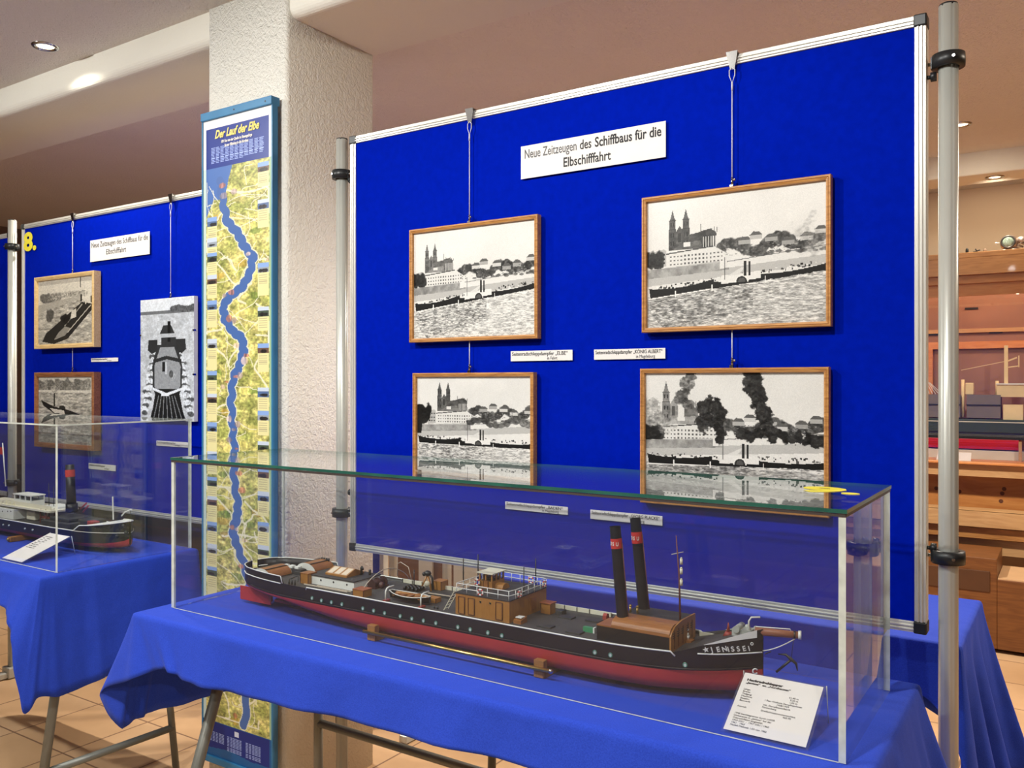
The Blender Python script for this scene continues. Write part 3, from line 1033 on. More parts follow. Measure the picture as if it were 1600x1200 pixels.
def tug_pic(kind, seed, w=120, h=110, sep=(1, .97, .9)):
    p = Pic(w, h, .86, seed)
    n = p.noise(8, 6, 4); n2 = p.noise(14, 40, 4, .7)
    one = np.ones(3)
    if kind == 0:
        p.put(np.ones((h, w)), (.88 + (n - .5) * .06)[..., None] * one)
        for k in range(10): p.blob(.1 + .03 * k, .27 + .02 * (k % 3), .08, .07, .42 + .2 * (k / 10), .9)
        for k in range(14): p.blob(.4 + .035 * k, .25, .05, .05, .66, .7)
        p.poly([(0, .38), (.8, .27), (.8, .36), (0, .52)], .72)
        p.poly([(0, .50), (.8, .33), (1, .6), (1, 1), (0, 1)], .66)
        wm = p.pmask([(0, .50), (.8, .33), (1, .5), (1, 1), (0, 1)]).astype(float)
        p.put(wm, np.clip(.72 + (n2 - .5) * .7, .2, .9)[..., None] * one)
        p.blob(.22, .55, .08, .12, .3, .8)
        p.poly([(.08, .95), (.3, .99), (.55, .92), (.98, .5), (.98, .42), (.8, .38), (.45, .62), (.15, .82)], .2)
        p.poly([(.30, .93), (.5, .87), (.6, .76), (.5, .73), (.38, .82)], .6)
        p.line([(.55, .82), (.95, .44)], .012, .8)
        p.line([(.5, .72), (.8, .42)], .015, .7)
        p.poly([(.6, .62), (.62, .5), (.7, .47), (.7, .6)], .88)
        p.blob(.5, .62, .09, .08, .15, .95)
        p.rect(.775, .80, .26, .37, .15); p.rect(.77, .785, .0, .16, .4)
        p.rect(.86, .875, .1, .42, .9); p.rect(.95, .99, .3, .4, .2)
    elif kind == 1:
        for k in range(16): p.blob(.06 * k, .12 + .02 * (k % 3), .07, .1, .45 + .15 * (k % 4) / 4, .9)
        p.rect(0, 1, .2, .24, .86)
        p.put((p.V > .24).astype(float), np.clip(.68 + (n2 - .5) * .75, .15, .95)[..., None] * one)
        p.poly([(.05, .35), (.3, .45), (.6, .5), (.85, .58), (.6, .6), (.3, .55), (.1, .44)], .14)
        p.poly([(.22, .47), (.48, .5), (.5, .56), (.3, .54)], .85)
        p.rect(.29, .315, .25, .45, .2)
        p.blob(.3, .18, .06, .06, .7, .7)
        p.blob(.45, .46, .06, .04, .15, .9)
        for k in range(5): p.blob(.15 + .08 * k, .62, .05, .02, .12, .8)
        p.poly([(.5, .5), (.95, .63), (.94, .64), (.5, .53)], .2)
    else:
        p.put(np.ones((h, w)), (.9 + (n - .5) * .04)[..., None] * one)
        p.rect(0, 1, .10, .13, .45)
        for k in range(8): p.blob(.62 + .05 * k, .095 - .01 * math.sin(k), .06, .03, .35, .95)
        p.put((p.V > .125).astype(float), np.clip(.80 + (n2 - .5) * .35, .2, .95)[..., None] * one)
        for k in range(2):
            sx = -1 if k == 0 else 1
            for j in range(26):
                v = .46 + .5 * j / 26
                p.blob(.5 + sx * (.2 + .22 * (j / 26) + .05 * p.rng.rand()), v, .08, .02, [.95, .3, .93][j % 3], .9, .6)
        p.poly([(.24, .74), (.23, .55), (.3, .42), (.36, .3), (.44, .22), (.58, .22), (.66, .3), (.72, .42), (.79, .56), (.78, .74), (.72, .80), (.5, .83), (.3, .80)], .22)
        p.poly([(.27, .72), (.27, .55), (.38, .4), (.64, .4), (.76, .56), (.75, .72), (.7, .76), (.32, .76)], .62)
        p.poly([(.3, .74), (.72, .74), (.8, .92), (.86, 1), (.18, 1), (.24, .9)], .13)
        for k in range(7): p.line([(.35 + .05 * k, .8), (.25 + .09 * k, 1)], .012, .75, .7)
        for sx in (-1, 1):
            p.poly([(.5 + sx * .17, .335), (.5 + sx * .34, .335), (.5 + sx * .36, .42), (.5 + sx * .28, .455), (.5 + sx * .18, .43)], .2)
        p.rect(.52, .575, .19, .36, .12); p.rect(.35, .68, .29, .32, .75); p.rect(.33, .40, .3, .38, .8)
        p.poly([(.25, .5), (.5, .47), (.77, .5), (.77, .53), (.5, .5), (.25, .53)], .2)
        p.rect(.42, .47, .52, .6, .15); p.rect(.47, .51, .52, .62, .8)
        p.poly([(.24, .73), (.5, .775), (.78, .73), (.78, .75), (.5, .8), (.24, .75)], .92)
        p.blob(.62, .64, .05, .03, .75, .9); p.blob(.58, .62, .04, .03, .3, .9)
        p.rect(.4, .55, .775, .80, .93)
    g = p.noise(50, 90, 2, .8)[..., None]
    p.a = np.clip(p.a * (.89 + .22 * g), .03, .95) * np.array(sep)
    return p


framed('light wood framed photo of a moored tug, upper left on the board marked 8', -3.71, -3.262, 1.443, 1.747, tug_pic(0, 5), M_OAKL, yb=LBY, w=.018, d=.03)
framed('brown wood framed photo of a small tug, lower left on the board marked 8', -3.71, -3.262, 1.028, 1.343, tug_pic(1, 6), M_REDW, yb=LBY, w=.02, d=.03)
t = thing('framed_photograph', 'unframed tall photo of a paddle steamer seen from astern, beside the pillar', 'picture', (-2.81, LBY, 1.16), 'framed ship photographs')
pc = tug_pic(2, 7, 110, 190, (.93, .96, 1.0))
MB().box(-2.972, -2.65, LBY - .018, LBY - .003, 1.160, 1.613).build('backing', mat('white_edge_board', (225, 222, 214), .6), t)
pc.mesh('print', (-2.972, LBY - .0186, 1.613), (.322, 0, 0), (0, 0, -.453), M_PRINT, t)
for xx, zz in ((-2.652, 1.49), (-2.652, 1.33), (-2.97, 1.48), (-2.675, 1.163)):
    MB().box(xx - .004, xx + .004, LBY - .021, LBY - .012, zz - .003, zz + .003).build('glass_clip', M_CHROME, t)


def hanger(x, ztop, stops, y, label):
    """clip over the board's top rail, nylon cord, a screw hook at each picture top"""
    t = thing('picture_hanger', label, 'picture hanger', (x, y, ztop), 'picture hangers on the boards')
    cb = MB()
    cb.prism([(y - .012, ztop + .004), (y + .036, ztop + .004), (y + .036, ztop - .018), (y + .034, ztop - .018), (y + .034, ztop + .002), (y - .010, ztop + .002)], 'x', x - .011, x + .011)
    cb.add([(x - .013, y - .012, ztop + .004), (x + .013, y - .012, ztop + .004), (x + .005, y - .008, ztop - .034), (x - .005, y - .008, ztop - .034),
            (x - .013, y - .0105, ztop + .004), (x + .013, y - .0105, ztop + .004), (x + .005, y - .0065, ztop - .034), (x - .005, y - .0065, ztop - .034)],
           [(0, 3, 2, 1), (4, 5, 6, 7), (0, 1, 5, 4), (1, 2, 6, 5), (2, 3, 7, 6), (3, 0, 4, 7)])
    cb.build('clip', M_CHROME, t)
    cd = MB()
    yy = y - .009
    loop = [(x, yy, ztop - .065), (x - .006, yy, ztop - .048), (x - .006, yy, ztop - .036), (x, yy, ztop - .030), (x + .006, yy, ztop - .036), (x + .006, yy, ztop - .048)]
    cd.tube(loop, .0012, 6, True)
    cd.tube([(x, yy, ztop - .062), (x, yy, ztop - .08)], .0022, 8)
    z = ztop - .08
    for (zt, zb) in stops:
        cd.tube([(x, yy, z), (x, yy, zt + .005)], .0013, 6)
        cd.build('cord', M_CORD, t)
        cd = MB()
        z = zb if zb is not None else z
    for (zt, zb) in stops:
        MB().cyl((x, yy, zt + .022), (x, yy, zt + .004), .003, n=10).cyl((x, yy - .001, zt + .016), (x + .009, yy - .003, zt + .016), .0028, n=8).box(x - .005, x + .003, yy - .003, yy + .003, zt, zt + .006).build('hook', M_CHROME, t)
    return t


hanger(-1.322, BZ1, [(1.716, 1.409), (1.326, None)], BD, 'steel clip and nylon cord above the left column of the large board')
hanger(-.62, BZ1, [(1.722, 1.414), (1.332, None)], BD, 'steel clip and nylon cord above the right column of the large board')
hanger(-3.455, 1.995, [(1.747, 1.443), (1.343, None)], LBY, 'steel clip and nylon cord above the left column of the board marked 8')
hanger(-2.80, 1.995, [(1.613, None)], LBY, 'steel clip and nylon cord holding the tall unframed photo')


# ------------------------------------------------------------------ paper labels
def paper(name, label, cat, x0, x1, z0, z1, y, group, curl=0.0):
    t = thing(name, label, cat, ((x0 + x1) / 2, y, z0), group)
    off = .0034 if curl > .001 else .0014
    MB().box(x0, x1, y - off, y - off + .0008, z0, z1).build('sheet', M_PAPER, t)
    return t


s = paper('paper_sign', 'white paper sign with a two-line German heading, top centre of the large board', 'sign', -1.166, -.776, 1.812, 1.894, BD, 'paper signs on the boards', .004)
text('Neue Zeitzeugen', .0325, (-1.156, BD - .0039, 1.862), M_INKG, s, bold=.0001, fit=.148)
text('des', .0325, (-.998, BD - .0039, 1.862), M_INK, s, bold=.0003, fit=.031)
text('Schiffbaus für die', .0325, (-.957, BD - .0039, 1.862), M_INK, s, bold=.0006, fit=.170)
text('Elbschifffahrt', .0325, (-1.044, BD - .0039, 1.826), M_INK, s, bold=.0004, fit=.128)
s = paper('paper_sign', 'white paper sign with a two-line German heading on the board marked 8', 'sign', -3.336, -2.938, 1.789, 1.875, LBY, 'paper signs on the boards', .004)
text('Neue Zeitzeugen des Schiffbaus für die', .030, (-3.327, LBY - .0039, 1.845), M_INKG, s, bold=.0002, fit=.378)
text('Elbschifffahrt', .030, (-3.225, LBY - .0039, 1.811), M_INKG, s, bold=.0002, fit=.135)


def caption(label, x0, x1, z0, z1, y, a, b, big=True):
    s = paper('caption_label', label, 'label', x0, x1, z0, z1, y, 'caption labels on the boards', .0008)
    h = z1 - z0
    text(a, h * .50, ((x0 + .004), y - .0019, z1 - h * .46), M_INK, s, bold=.00005, fit=(x1 - x0) * (.94 if len(a) > 32 else .90 if len(a) > 28 else .6))
    text(b, h * .42, (x0 + (x1 - x0) * .60, y - .0019, z0 + h * .12), M_INKG, s, fit=(x1 - x0) * (.26 if len(b) > 9 else .16))
    return s


caption('white caption strip reading ELBE, under the upper left photo of the large board', -1.198, -1.019, 1.3545, 1.380, BD, 'Seitenradschleppdampfer „ELBE“', 'in Fahrt')
caption('white caption strip reading KÖNIG ALBERT, beside the upper right photo', -.960, -.778, 1.355, 1.379, BD, 'Seitenradschleppdampfer „KÖNIG ALBERT“', 'in Magdeburg')
caption('white caption strip reading BADEN, low on the large board', -1.215, -1.032, .9785, .9975, BD, 'Seitenradschleppdampfer „BADEN“', 'in Magdeburg')
caption('white caption strip reading GEORG PLACKE, behind the tall funnels', -.970, -.785, .9745, .9965, BD, 'Seitenradschleppdampfer „GEORG PLACKE“', 'am Berg')
caption('small white caption strip between the two left photos of the board marked 8', -3.333, -3.146, 1.384, 1.399, LBY, 'Schleppdampfer', 'in Fahrt')
caption('small white caption strip below the tall unframed photo', -2.898, -2.709, 1.063, 1.082, LBY, 'Schleppdampfer', 'in Fahrt')
caption('small white caption strip right of the red-banded funnel', -3.351, -3.163, .951, .974, LBY, 'Seitenradschlepper', 'in Fahrt')
n8 = text('8.', .108, (-3.856, LBY - .0005, 1.879), M_YEL, None, bold=.0045, fit=.104, name='number_sticker')
tag(n8, 'yellow number 8 stuck in the top left corner of the left board', 'sticker')

# ------------------------------------------------------------------ river map poster on the pillar
MX0, MX1, MZ0, MZ1, MY = -2.350, -2.024, .088, 2.165, 1.765
t = thing('map_poster', 'tall narrow poster map of a winding blue river hung on the white pillar', 'poster', ((MX0 + MX1) / 2, MY + .01, MZ0))
MH = MZ1 - MZ0
MW = MX1 - MX0


def map_pic():
    w, h = 130, 900
    p = Pic(w, h, (.93, .92, .86), 3)
    one = np.ones(3)
    n = p.noise(6, 60, 4, .6); n2 = p.noise(16, 140, 3, .7)
    g = np.clip((n - .3) * 2.2, 0, 1)[..., None]
    c = np.array((.94, .88, .56)) * g + np.array((.64, .66, .36)) * (1 - g)
    n5 = p.noise(30, 260, 2, .8)
    n6 = p.noise(24, 420, 2, .9)
    c = c * (.40 + .34 * n2[..., None] + .62 * n5[..., None] + .42 * (n6[..., None] - .3))
    tm = ((p.U > .045) & (p.U < .965) & (p.V > .078) & (p.V < .94)).astype(float)
    p.put(tm, c)
    asp = w / h
    rng = p.rng
    # sea at the top left
    p.poly([(.045, .078), (.44, .078), (.38, .10), (.33, .13), (.16, .128), (.045, .155)], (.30, .45, .72))
    riv = [(.25, .10), (.30, .135), (.36, .165), (.52, .185), (.60, .205), (.74, .225), (.68, .25), (.58, .268), (.40, .28), (.30, .295), (.33, .315), (.45, .335), (.58, .345), (.60, .365), (.55, .385), (.45, .405), (.42, .44), (.44, .48), (.47, .52), (.46, .56), (.52, .60), (.50, .62), (.44, .64), (.50, .66), (.62, .69), (.70, .73), (.68, .77), (.62, .82), (.66, .87), (.6, .94)]
    pts = []
    for k in range(len(riv) - 1):
        for j in range(8):
            tt = j / 8
            pts.append((riv[k][0] * (1 - tt) + riv[k + 1][0] * tt + .02 * math.sin(k * 3 + tt * 9), riv[k][1] * (1 - tt) + riv[k + 1][1] * tt))
    for k in range(46):        # little green and brown hills
        p.blob(.1 + .8 * rng.rand(), .09 + .85 * rng.rand(), .1, .006, [(.38, .5, .2), (.75, .6, .25), (.93, .88, .5)][k % 3], .55, .5, n2)
    for k in range(120):        # pale roads
        u, v = .1 + .8 * rng.rand(), .10 + .82 * rng.rand()
        q = [(u, v)]
        du, dv = (rng.rand() - .5) * .16, (rng.rand() - .3) * .012
        for j in range(7):
            du += (rng.rand() - .5) * .10; dv += (rng.rand() - .5) * .008
            q.append((min(.95, max(.06, q[-1][0] + du)), min(.93, max(.085, q[-1][1] + dv))))
        p.line(q, .009 + .012 * (k % 3 == 0), (.95, .93, .84), .85)
    p.line(pts[14:], .125, (.90, .90, .80), .9)
    p.line(pts, .098, (.30, .43, .68))
    for k in range(34):        # towns
        j = rng.randint(len(pts)); u, v = pts[j]
        u += (rng.rand() - .5) * .4; v += (rng.rand() - .5) * .02
        p.blob(u, v, .045, .004, [(.80, .5, .4), (.9, .78, .72), (.66, .58, .6)][k % 3], .7, 1.0)
    # small photos with text blocks at both sides
    for side, vs in ((0, (.155, .187, .21, .245, .285, .345, .395, .43, .475, .52, .56, .59, .63, .665, .70, .745, .79)), (1, (.085, .14, .235, .30, .355, .42, .455, .50, .54, .575, .62, .655, .71, .76, .80))):
        for k, v in enumerate(vs):
            u0 = .06 if side == 0 else .80
            p.rect(u0, u0 + .15, v, v + .014, [(.35, .45, .62), (.45, .35, .3), (.3, .36, .3), (.62, .66, .72)][(k * 3 + side) % 4])
            p.rect(u0, u0 + .15, v, v + .006, [(.55, .68, .9), (.8, .85, .92)][k % 2])
            p.blob(u0 + .075, v + .011, .06, .003, (.16, .15, .15), .9, .6)
            p.rect(u0, u0 + .15, v + .014, v + .014 + .022 + .006 * (k % 3), (.92, .89, .66))
            for q in range(5): p.rect(u0 + .015, u0 + .13, v + .017 + .0032 * q, v + .0182 + .0032 * q, (.66, .62, .5), .6)
    # header
    p.rect(.0, 1, .0, .0785, (.92, .92, .92))
    hb = ((p.U > .045) & (p.U < .955) & (p.V > .017) & (p.V < .0785)).astype(float)
    p.put(hb, (.10, .20, .55))
    for q in range(12):
        v = .047 + .0021 * q
        for k in range(11):
            u0 = .12 + .07 * k
            if q == 11 and k > 6: continue
            p.rect(u0, u0 + .045 + .02 * rng.rand(), v, v + .0011, (.62, .7, .92))
    p.rect(0, .045, .0785, .94, (.80, .88, .86)); p.rect(.965, 1, .0785, .94, (.62, .74, .6))
    # footer
    p.rect(0, 1, .94, 1, (.10, .36, .60))
    p.poly([(.04, .941), (.96, .941), (.96, .982), (.7, .983), (.4, .978), (.04, .983)], (.09, .17, .50))
    for q in range(11):
        v = .957 + .0021 * q
        for c0 in (.10, .36, .63):
            if q > 7 and c0 < .2: continue
            for k in range(5): p.rect(c0 + .045 * k, c0 + .045 * k + .032, v, v + .001, (.62, .7, .9))
    p.rect(.47, .53, .946, .953, (.85, .88, .95))
    return p


map_pic().mesh('printed_map', (MX0, MY, MZ1 - .020), (MW, 0, 0), (0, 0, -(MH - .03)), M_MAPP, t)
M_MBLUE = mat('poster_rail_blue', (52, 122, 168), .35)
MB().box(MX0 - .004, MX1 + .004, MY - .008, MY + .026, MZ1 - .026, MZ1).build('top_rail', M_MBLUE, t, bevel=.002)
MB().box(MX0 - .002, MX1 + .002, MY - .006, MY + .014, MZ0, MZ0 + .022).build('bottom_rail', M_MBLUE, t, bevel=.002)
MB().box(MX0, MX1, MY + .0006, MY + .006, MZ0 + .01, MZ1 - .02).build('backing', M_MBLUE, t)
for xx in (MX1 - .001, MX0 - .004):
    MB().box(xx, xx + .005, MY - .003, MY + .018, MZ0 + .02, MZ1 - .024).build('side_edge', M_MBLUE, t)
for xx in (MX0 + .16, MX1 - .022): MB().cyl((xx, MY - .0085, MZ1 - .014), (xx, MY - .0075, MZ1 - .014), .003, n=10).build('screw', M_BLACK, t)
M_GOLD = mat('pale_gold_print', (246, 226, 130), .6)
text('Der Lauf der Elbe', .036, ((MX0 + MX1) / 2, MY - .0015, MZ1 - .088), M_GOLD, t, align='CENTER', bold=.0011, shear=.35, sx=.80, label='pale yellow italic heading')
text('1091 km von der Quelle im Riesengebirge', .012, ((MX0 + MX1) / 2, MY - .0015, MZ1 - .106), M_PAPER, t, align='CENTER', bold=.0005, shear=.2, sx=.72)
text('bis zur Mündung in die Nordsee', .012, ((MX0 + MX1) / 2, MY - .0015, MZ1 - .120), M_PAPER, t, align='CENTER', bold=.0005, shear=.2, sx=.72)

# ------------------------------------------------------------------ tables and tablecloths
def table(label, x0, x1, y0, y1, ztop, legs, bars, group='folding tables under the blue cloths'):
    t = thing('folding_table', label, 'table', ((x0 + x1) / 2, (y0 + y1) / 2, 0), group)
    MB().box(x0, x1, y0, y1, ztop - .026, ztop).build('tabletop', M_TTOP, t, bevel=.003)
    for (p0, p1, r) in legs:
        MB().tube([p0, p1], r, 14).build('leg', M_LEG, t)
    for (p0, p1, r) in bars:
        MB().tube([p0, p1], r, 12).build('stretcher', M_LEG, t)
    return t


TZ = .739


def cloth(label, ctrl, ztop, top_in=.010, seed=0, levels=12, samples=9, wr=.004):
    """ctrl: closed list of ((ex, ey), (hx, hy, hz)) going round the table edge"""
    rnd = random.Random(seed)
    n = len(ctrl)
    pts = []

    def cr(a, b, c, d, t):
        return [.5 * ((2 * b[i]) + (-a[i] + c[i]) * t + (2 * a[i] - 5 * b[i] + 4 * c[i] - d[i]) * t * t + (-a[i] + 3 * b[i] - 3 * c[i] + d[i]) * t ** 3) for i in range(len(a))]
    for k in range(n):
        for j in range(samples):
            t = j / samples
            e0, e1 = ctrl[k][0], ctrl[(k + 1) % n][0]
            e = [e0[0] * (1 - t) + e1[0] * t, e0[1] * (1 - t) + e1[1] * t]
            h = cr(ctrl[(k - 1) % n][1], ctrl[k][1], ctrl[(k + 1) % n][1], ctrl[(k + 2) % n][1], t)
            pts.append((e, h))
    cx = sum(p[0][0] for p in pts) / len(pts); cy = sum(p[0][1] for p in pts) / len(pts)
    xs = [p[0][0] for p in pts]; ys = [p[0][1] for p in pts]
    x0, x1, y0, y1 = min(xs), max(xs), min(ys), max(ys)
    rings = []
    inner = []
    R = .014
    for (e, h) in pts:
        inner.append((min(max(e[0], x0 + R), x1 - R), min(max(e[1], y0 + R), y1 - R), ztop))
    rings.append(inner)
    for (f, dz) in ((.45, -.0012), (.8, -.0045)):
        rings.append([(i[0] + (e[0] - i[0]) * f, i[1] + (e[1] - i[1]) * f, ztop + dz) for i, (e, h) in zip(inner, pts)])
    for l in range(levels + 1):
        v = l / levels
        ring = []
        for q, (e, h) in enumerate(pts):
            z0 = ztop - .012
            hz = h[2]
            x = e[0] + (h[0] - e[0]) * v ** 1.1
            y = e[1] + (h[1] - e[1]) * v ** 1.1
            z = z0 + (hz - z0) * v
            # soft vertical folds, fuller towards the hem
            d = math.hypot(e[0] - cx, e[1] - cy)
            w = wr * v * (math.sin(q * .55 + seed) + .6 * math.sin(q * 1.13 + 2 * seed))
            nx = 1 if abs(e[0] - x1) < 1e-4 else (-1 if abs(e[0] - x0) < 1e-4 else 0)
            ny = 1 if abs(e[1] - y1) < 1e-4 else (-1 if abs(e[1] - y0) < 1e-4 else 0)
            ring.append((x + nx * w, y + ny * w, z))
        rings.append(ring)
    mb = MB()
    mb.loft(rings, closed=True, smooth=True)
    o = len(mb.v) - sum(len(r) for r in rings)
    mb.f.append(tuple(range(o, o + len(inner)))); mb.sm.append(False)
    ob = mb.build('tablecloth', M_CLOTH, origin=(cx, cy, ztop))
    sd = ob.modifiers.new('solid', 'SOLIDIFY'); sd.thickness = .0015; sd.offset = -1
    tag(ob, label, 'tablecloth', 'blue tablecloths')
    return ob


# main table
table('folding table with grey tube legs under the main ship case', -1.92, -.25, 1.25, 1.75, TZ - .002,
      [((-1.72, 1.385, .715), (-1.72, 1.14, .013), .0135), ((-1.72, 1.66, .715), (-1.72, 1.66, .013), .0125),
       ((-.45, 1.385, .715), (-.45, 1.14, .013), .0135), ((-.45, 1.66, .715), (-.45, 1.66, .013), .0125)],
      [((-1.72, 1.66, .376), (-.45, 1.66, .376), .011), ((-1.72, 1.385, .708), (-1.72, 1.66, .708), .01), ((-.45, 1.385, .708), (-.45, 1.66, .708), .01)])
L, R_, F, B = -1.93, -.24, 1.24, 1.76
cloth('blue cloth on the main ship case table, with a hanging corner at its left front', [
    ((R_, B), (-.205, 1.79, .45)), ((-1.0, B), (-1.0, 1.785, .63)), ((L + .1, B), (-1.85, 1.785, .62)), ((L, B), (-1.965, 1.79, .44)),
    ((L, 1.51), (-1.955, 1.508, .452)), ((L, 1.36), (-1.962, 1.34, .462)), ((L, 1.30), (-1.975, 1.29, .455)),
    ((L, 1.26), (-1.992, 1.25, .440)), ((L, F + .004), (-2.035, 1.228, .525)), ((L + .012, F), (-1.90, 1.213, .585)), ((L + .05, F), (-1.775, 1.222, .634)), ((L + .18, F), (-1.70, 1.212, .628)),
    ((L + .36, F), (-1.56, 1.222, .623)), ((-1.3, F), (-1.3, 1.222, .636)), ((-1.0, F), (-1.0, 1.222, .645)), ((-.7, F), (-.7, 1.222, .65)), ((-.35, F), (-.35, 1.22, .64)),
    ((R_ - .03, F), (-.25, 1.19, .62)), ((R_, F + .01), (-.16, 1.18, .50)), ((R_, F + .06), (-.165, 1.27, .45)), ((R_, 1.45), (-.18, 1.45, .46)), ((R_, 1.6), (-.165, 1.6, .455)), ((R_, 1.70), (-.185, 1.71, .45))],
    TZ, seed=1, wr=.0055)
# left table
table('folding table with grey tube legs under the left ship case', -4.15, -2.50, 1.33, 1.84, TZ - .002,
      [((-2.505, 1.42, .715), (-2.535, 1.33, .013), .0135), ((-2.505, 1.70, .715), (-2.505, 1.775, .013), .011),
       ((-4.08, 1.42, .715), (-4.08, 1.33, .013), .0135), ((-4.08, 1.70, .715), (-4.08, 1.775, .013), .011)],
      [((-2.527, 1.352, .155), (-2.505, 1.762, .155), .0115), ((-2.505, 1.42, .708), (-2.505, 1.70, .708), .01), ((-4.08, 1.42, .708), (-4.08, 1.70, .708), .01)])
L, R_, F, B = -4.16, -2.488, 1.315, 1.85
cloth('blue cloth hanging deep at the end of the left ship case table', [
    ((R_, B), (-2.46, 1.88, .30)), ((-2.9, B), (-2.9, 1.875, .22)), ((-3.4, B), (-3.4, 1.87, .24)), ((-3.6, B), (-3.6, 1.87, .60)), ((L, B), (-4.2, 1.88, .4)), ((L, 1.6), (-4.19, 1.6, .4)), ((L, F), (-4.2, 1.29, .38)),  # unseen back hem hung low to shade the floor under the table
    ((-3.9, F), (-3.9, 1.30, .635)), ((-3.3, F), (-3.3, 1.30, .64)), ((-2.8, F), (-2.8, 1.298, .645)), ((-2.64, F), (-2.64, 1.285, .642)),
    ((-2.54, F), (-2.56, 1.262, .615)), ((R_ - .014, F), (-2.512, 1.25, .55)), ((R_, F), (-2.478, 1.262, .372)), ((R_, F + .022), (-2.470, 1.305, .402)), ((R_, 1.36), (-2.468, 1.37, .388)), ((R_, 1.47), (-2.470, 1.48, .400)), ((R_, 1.62), (-2.466, 1.62, .42)), ((R_, 1.75), (-2.470, 1.75, .41))],
    TZ, seed=4, wr=.0025)
# table behind the large board
table('folding table behind the large board, under the far blue cloth', -1.46, -.21, 2.06, 2.51, TZ - .002,
      [((-1.44, 2.1, .715), (-1.44, 2.08, .013), .0125), ((-1.44, 2.46, .715), (-1.44, 2.46, .013), .0125), ((-.35, 2.1, .715), (-.35, 2.08, .013), .0125), ((-.35, 2.46, .715), (-.35, 2.46, .013), .0125)],
      [((-1.44, 2.09, .36), (-1.44, 2.46, .36), .011), ((-.35, 2.09, .36), (-.35, 2.46, .36), .011)])
L, R_, F, B = -1.47, -.2, 2.05, 2.52
cloth('blue cloth on the table behind the large board, its folds hanging right of the pole', [
    ((R_, B), (-.13, 2.56, .31)), ((-.8, B), (-.8, 2.54, .62)), ((L, B), (-1.5, 2.55, .62)), ((L, 2.3), (-1.5, 2.3, .62)), ((L, F), (-1.5, 2.02, .56)),
    ((-1.1, F), (-1.1, 2.03, .63)), ((-.7, F), (-.7, 2.028, .636)), ((-.4, F), (-.4, 2.03, .632)), ((R_ - .03, F), (-.26, 2.025, .62)), ((R_ - .004, F), (-.185, 1.995, .49)),
    ((R_, F + .01), (-.165, 2.05, .44)), ((R_, F + .05), (-.205, 2.09, .36)), ((R_, 2.18), (-.115, 2.17, .30)), ((R_, 2.25), (-.20, 2.25, .31)), ((R_, 2.32), (-.105, 2.33, .30)), ((R_, 2.40), (-.19, 2.41, .31)), ((R_, 2.48), (-.125, 2.50, .30))],
    TZ, seed=7, wr=.002)

# low dark box added to darken the gap under the board marked 8
t = thing('dark_gap_box', 'low dark box added behind the board marked 8 to darken the gap under its bottom rail', 'cabinet', (-4.9, 3.1, 0))
M_DGAP = mat('dark_gap_fill', (46, 48, 56), .45, var=.15, vscale=4)
MB().box(-6.5, -3.3, 2.92, 3.3, 0, .70).build('body', M_DGAP, t, bevel=.004)
for k in range(6): MB().box(-6.48 + .53 * k, -5.97 + .53 * k, 2.905, 2.92, .05, .66).build('door', M_DGAP, t, bevel=.003)

# ------------------------------------------------------------------ glass cases
def slab(name, b, thin, mp, me_, parent, bevel=0):
    mb = MB().box(*b)
    o = mb.build(name, [mp, me_], parent)
    for p in o.data.polygons:
        ax = max(range(3), key=lambda i: abs(p.normal[i]))
        p.material_index = 0 if (ax == 'xyz'.index(thin) or (thin != 'z' and ax == 2)) else 1
    return o


def case(name, label, x0, x1, y0, y1, z0, z1, th, tt, edge_top, group='clear display cases on the tables'):
    t = thing(name, label, 'display case', ((x0 + x1) / 2, (y0 + y1) / 2, z0), group)
    slab('side_pane', (x1 - th, x1, y0, y1, z0, z1), 'x', M_PANE, M_EDGEW, t)
    slab('side_pane', (x0, x0 + th, y0, y1, z0, z1), 'x', M_PANE, M_EDGEW, t)
    slab('front_pane', (x0 + th, x1 - th, y0, y0 + .005, z0, z1), 'y', M_PANE, M_EDGEW, t)
    slab('back_pane', (x0 + th, x1 - th, y1 - .005, y1, z0, z1), 'y', M_PANE, M_EDGEW, t)
    slab('top_pane', (x0 - .002, x1 + .002, y0 - .002, y1 + .002, z1 + .0004, z1 + tt), 'z', M_PANET, edge_top, t)
    return t


CX0, CX1, CY0, CY1 = -1.882, -.281, 1.32, 1.678
CZ1 = 1.1075
c1 = case('display_case', 'long clear glass case with green top edge over the black and red tug model', CX0, CX1, CY0, CY1, TZ + .0015, CZ1, .0105, .0065, M_EDGEG)
MB().box(CX0, CX1, CY0 - .0008, CY0 + .003, CZ1 - .005, CZ1 - .0004).build('seam', M_EDGEB, c1)
MB().box(CX1 - .002, CX1 + .0008, CY0, CY1, CZ1 - .005, CZ1 - .0004).build('seam', M_EDGEB, c1)
MB().box(CX0 + .01, CX1 - .01, CY0 - .0008, CY0 - .0002, TZ + .0012, TZ + .0026).build('bottom_bead', M_EDGEW, c1)
c2 = case('display_case', 'clear acrylic case over the tug with white deckhouses', -4.10, -2.502, 1.375, 1.832, TZ + .0015, 1.172, .011, .005, M_EDGEW)
MB().box(-4.09, -2.512, 1.374, 1.3748, TZ + .0015, TZ + .0035).build('bottom_bead', M_EDGEW, c2)
# yellow number on the main case's top
R90 = Matrix(((1, 0, 0), (0, 1, 0), (0, 0, 1)))
p = at(1250, 757, Z=CZ1 + .0066)
n9 = text('9.', .105, (-.402, 1.505, CZ1 + .0072), M_YEL, None, rot=R90, bold=.0045, fit=.104, name='number_sticker')
tag(n9, 'yellow number sticker lying flat on the main case top near its right end', 'sticker')


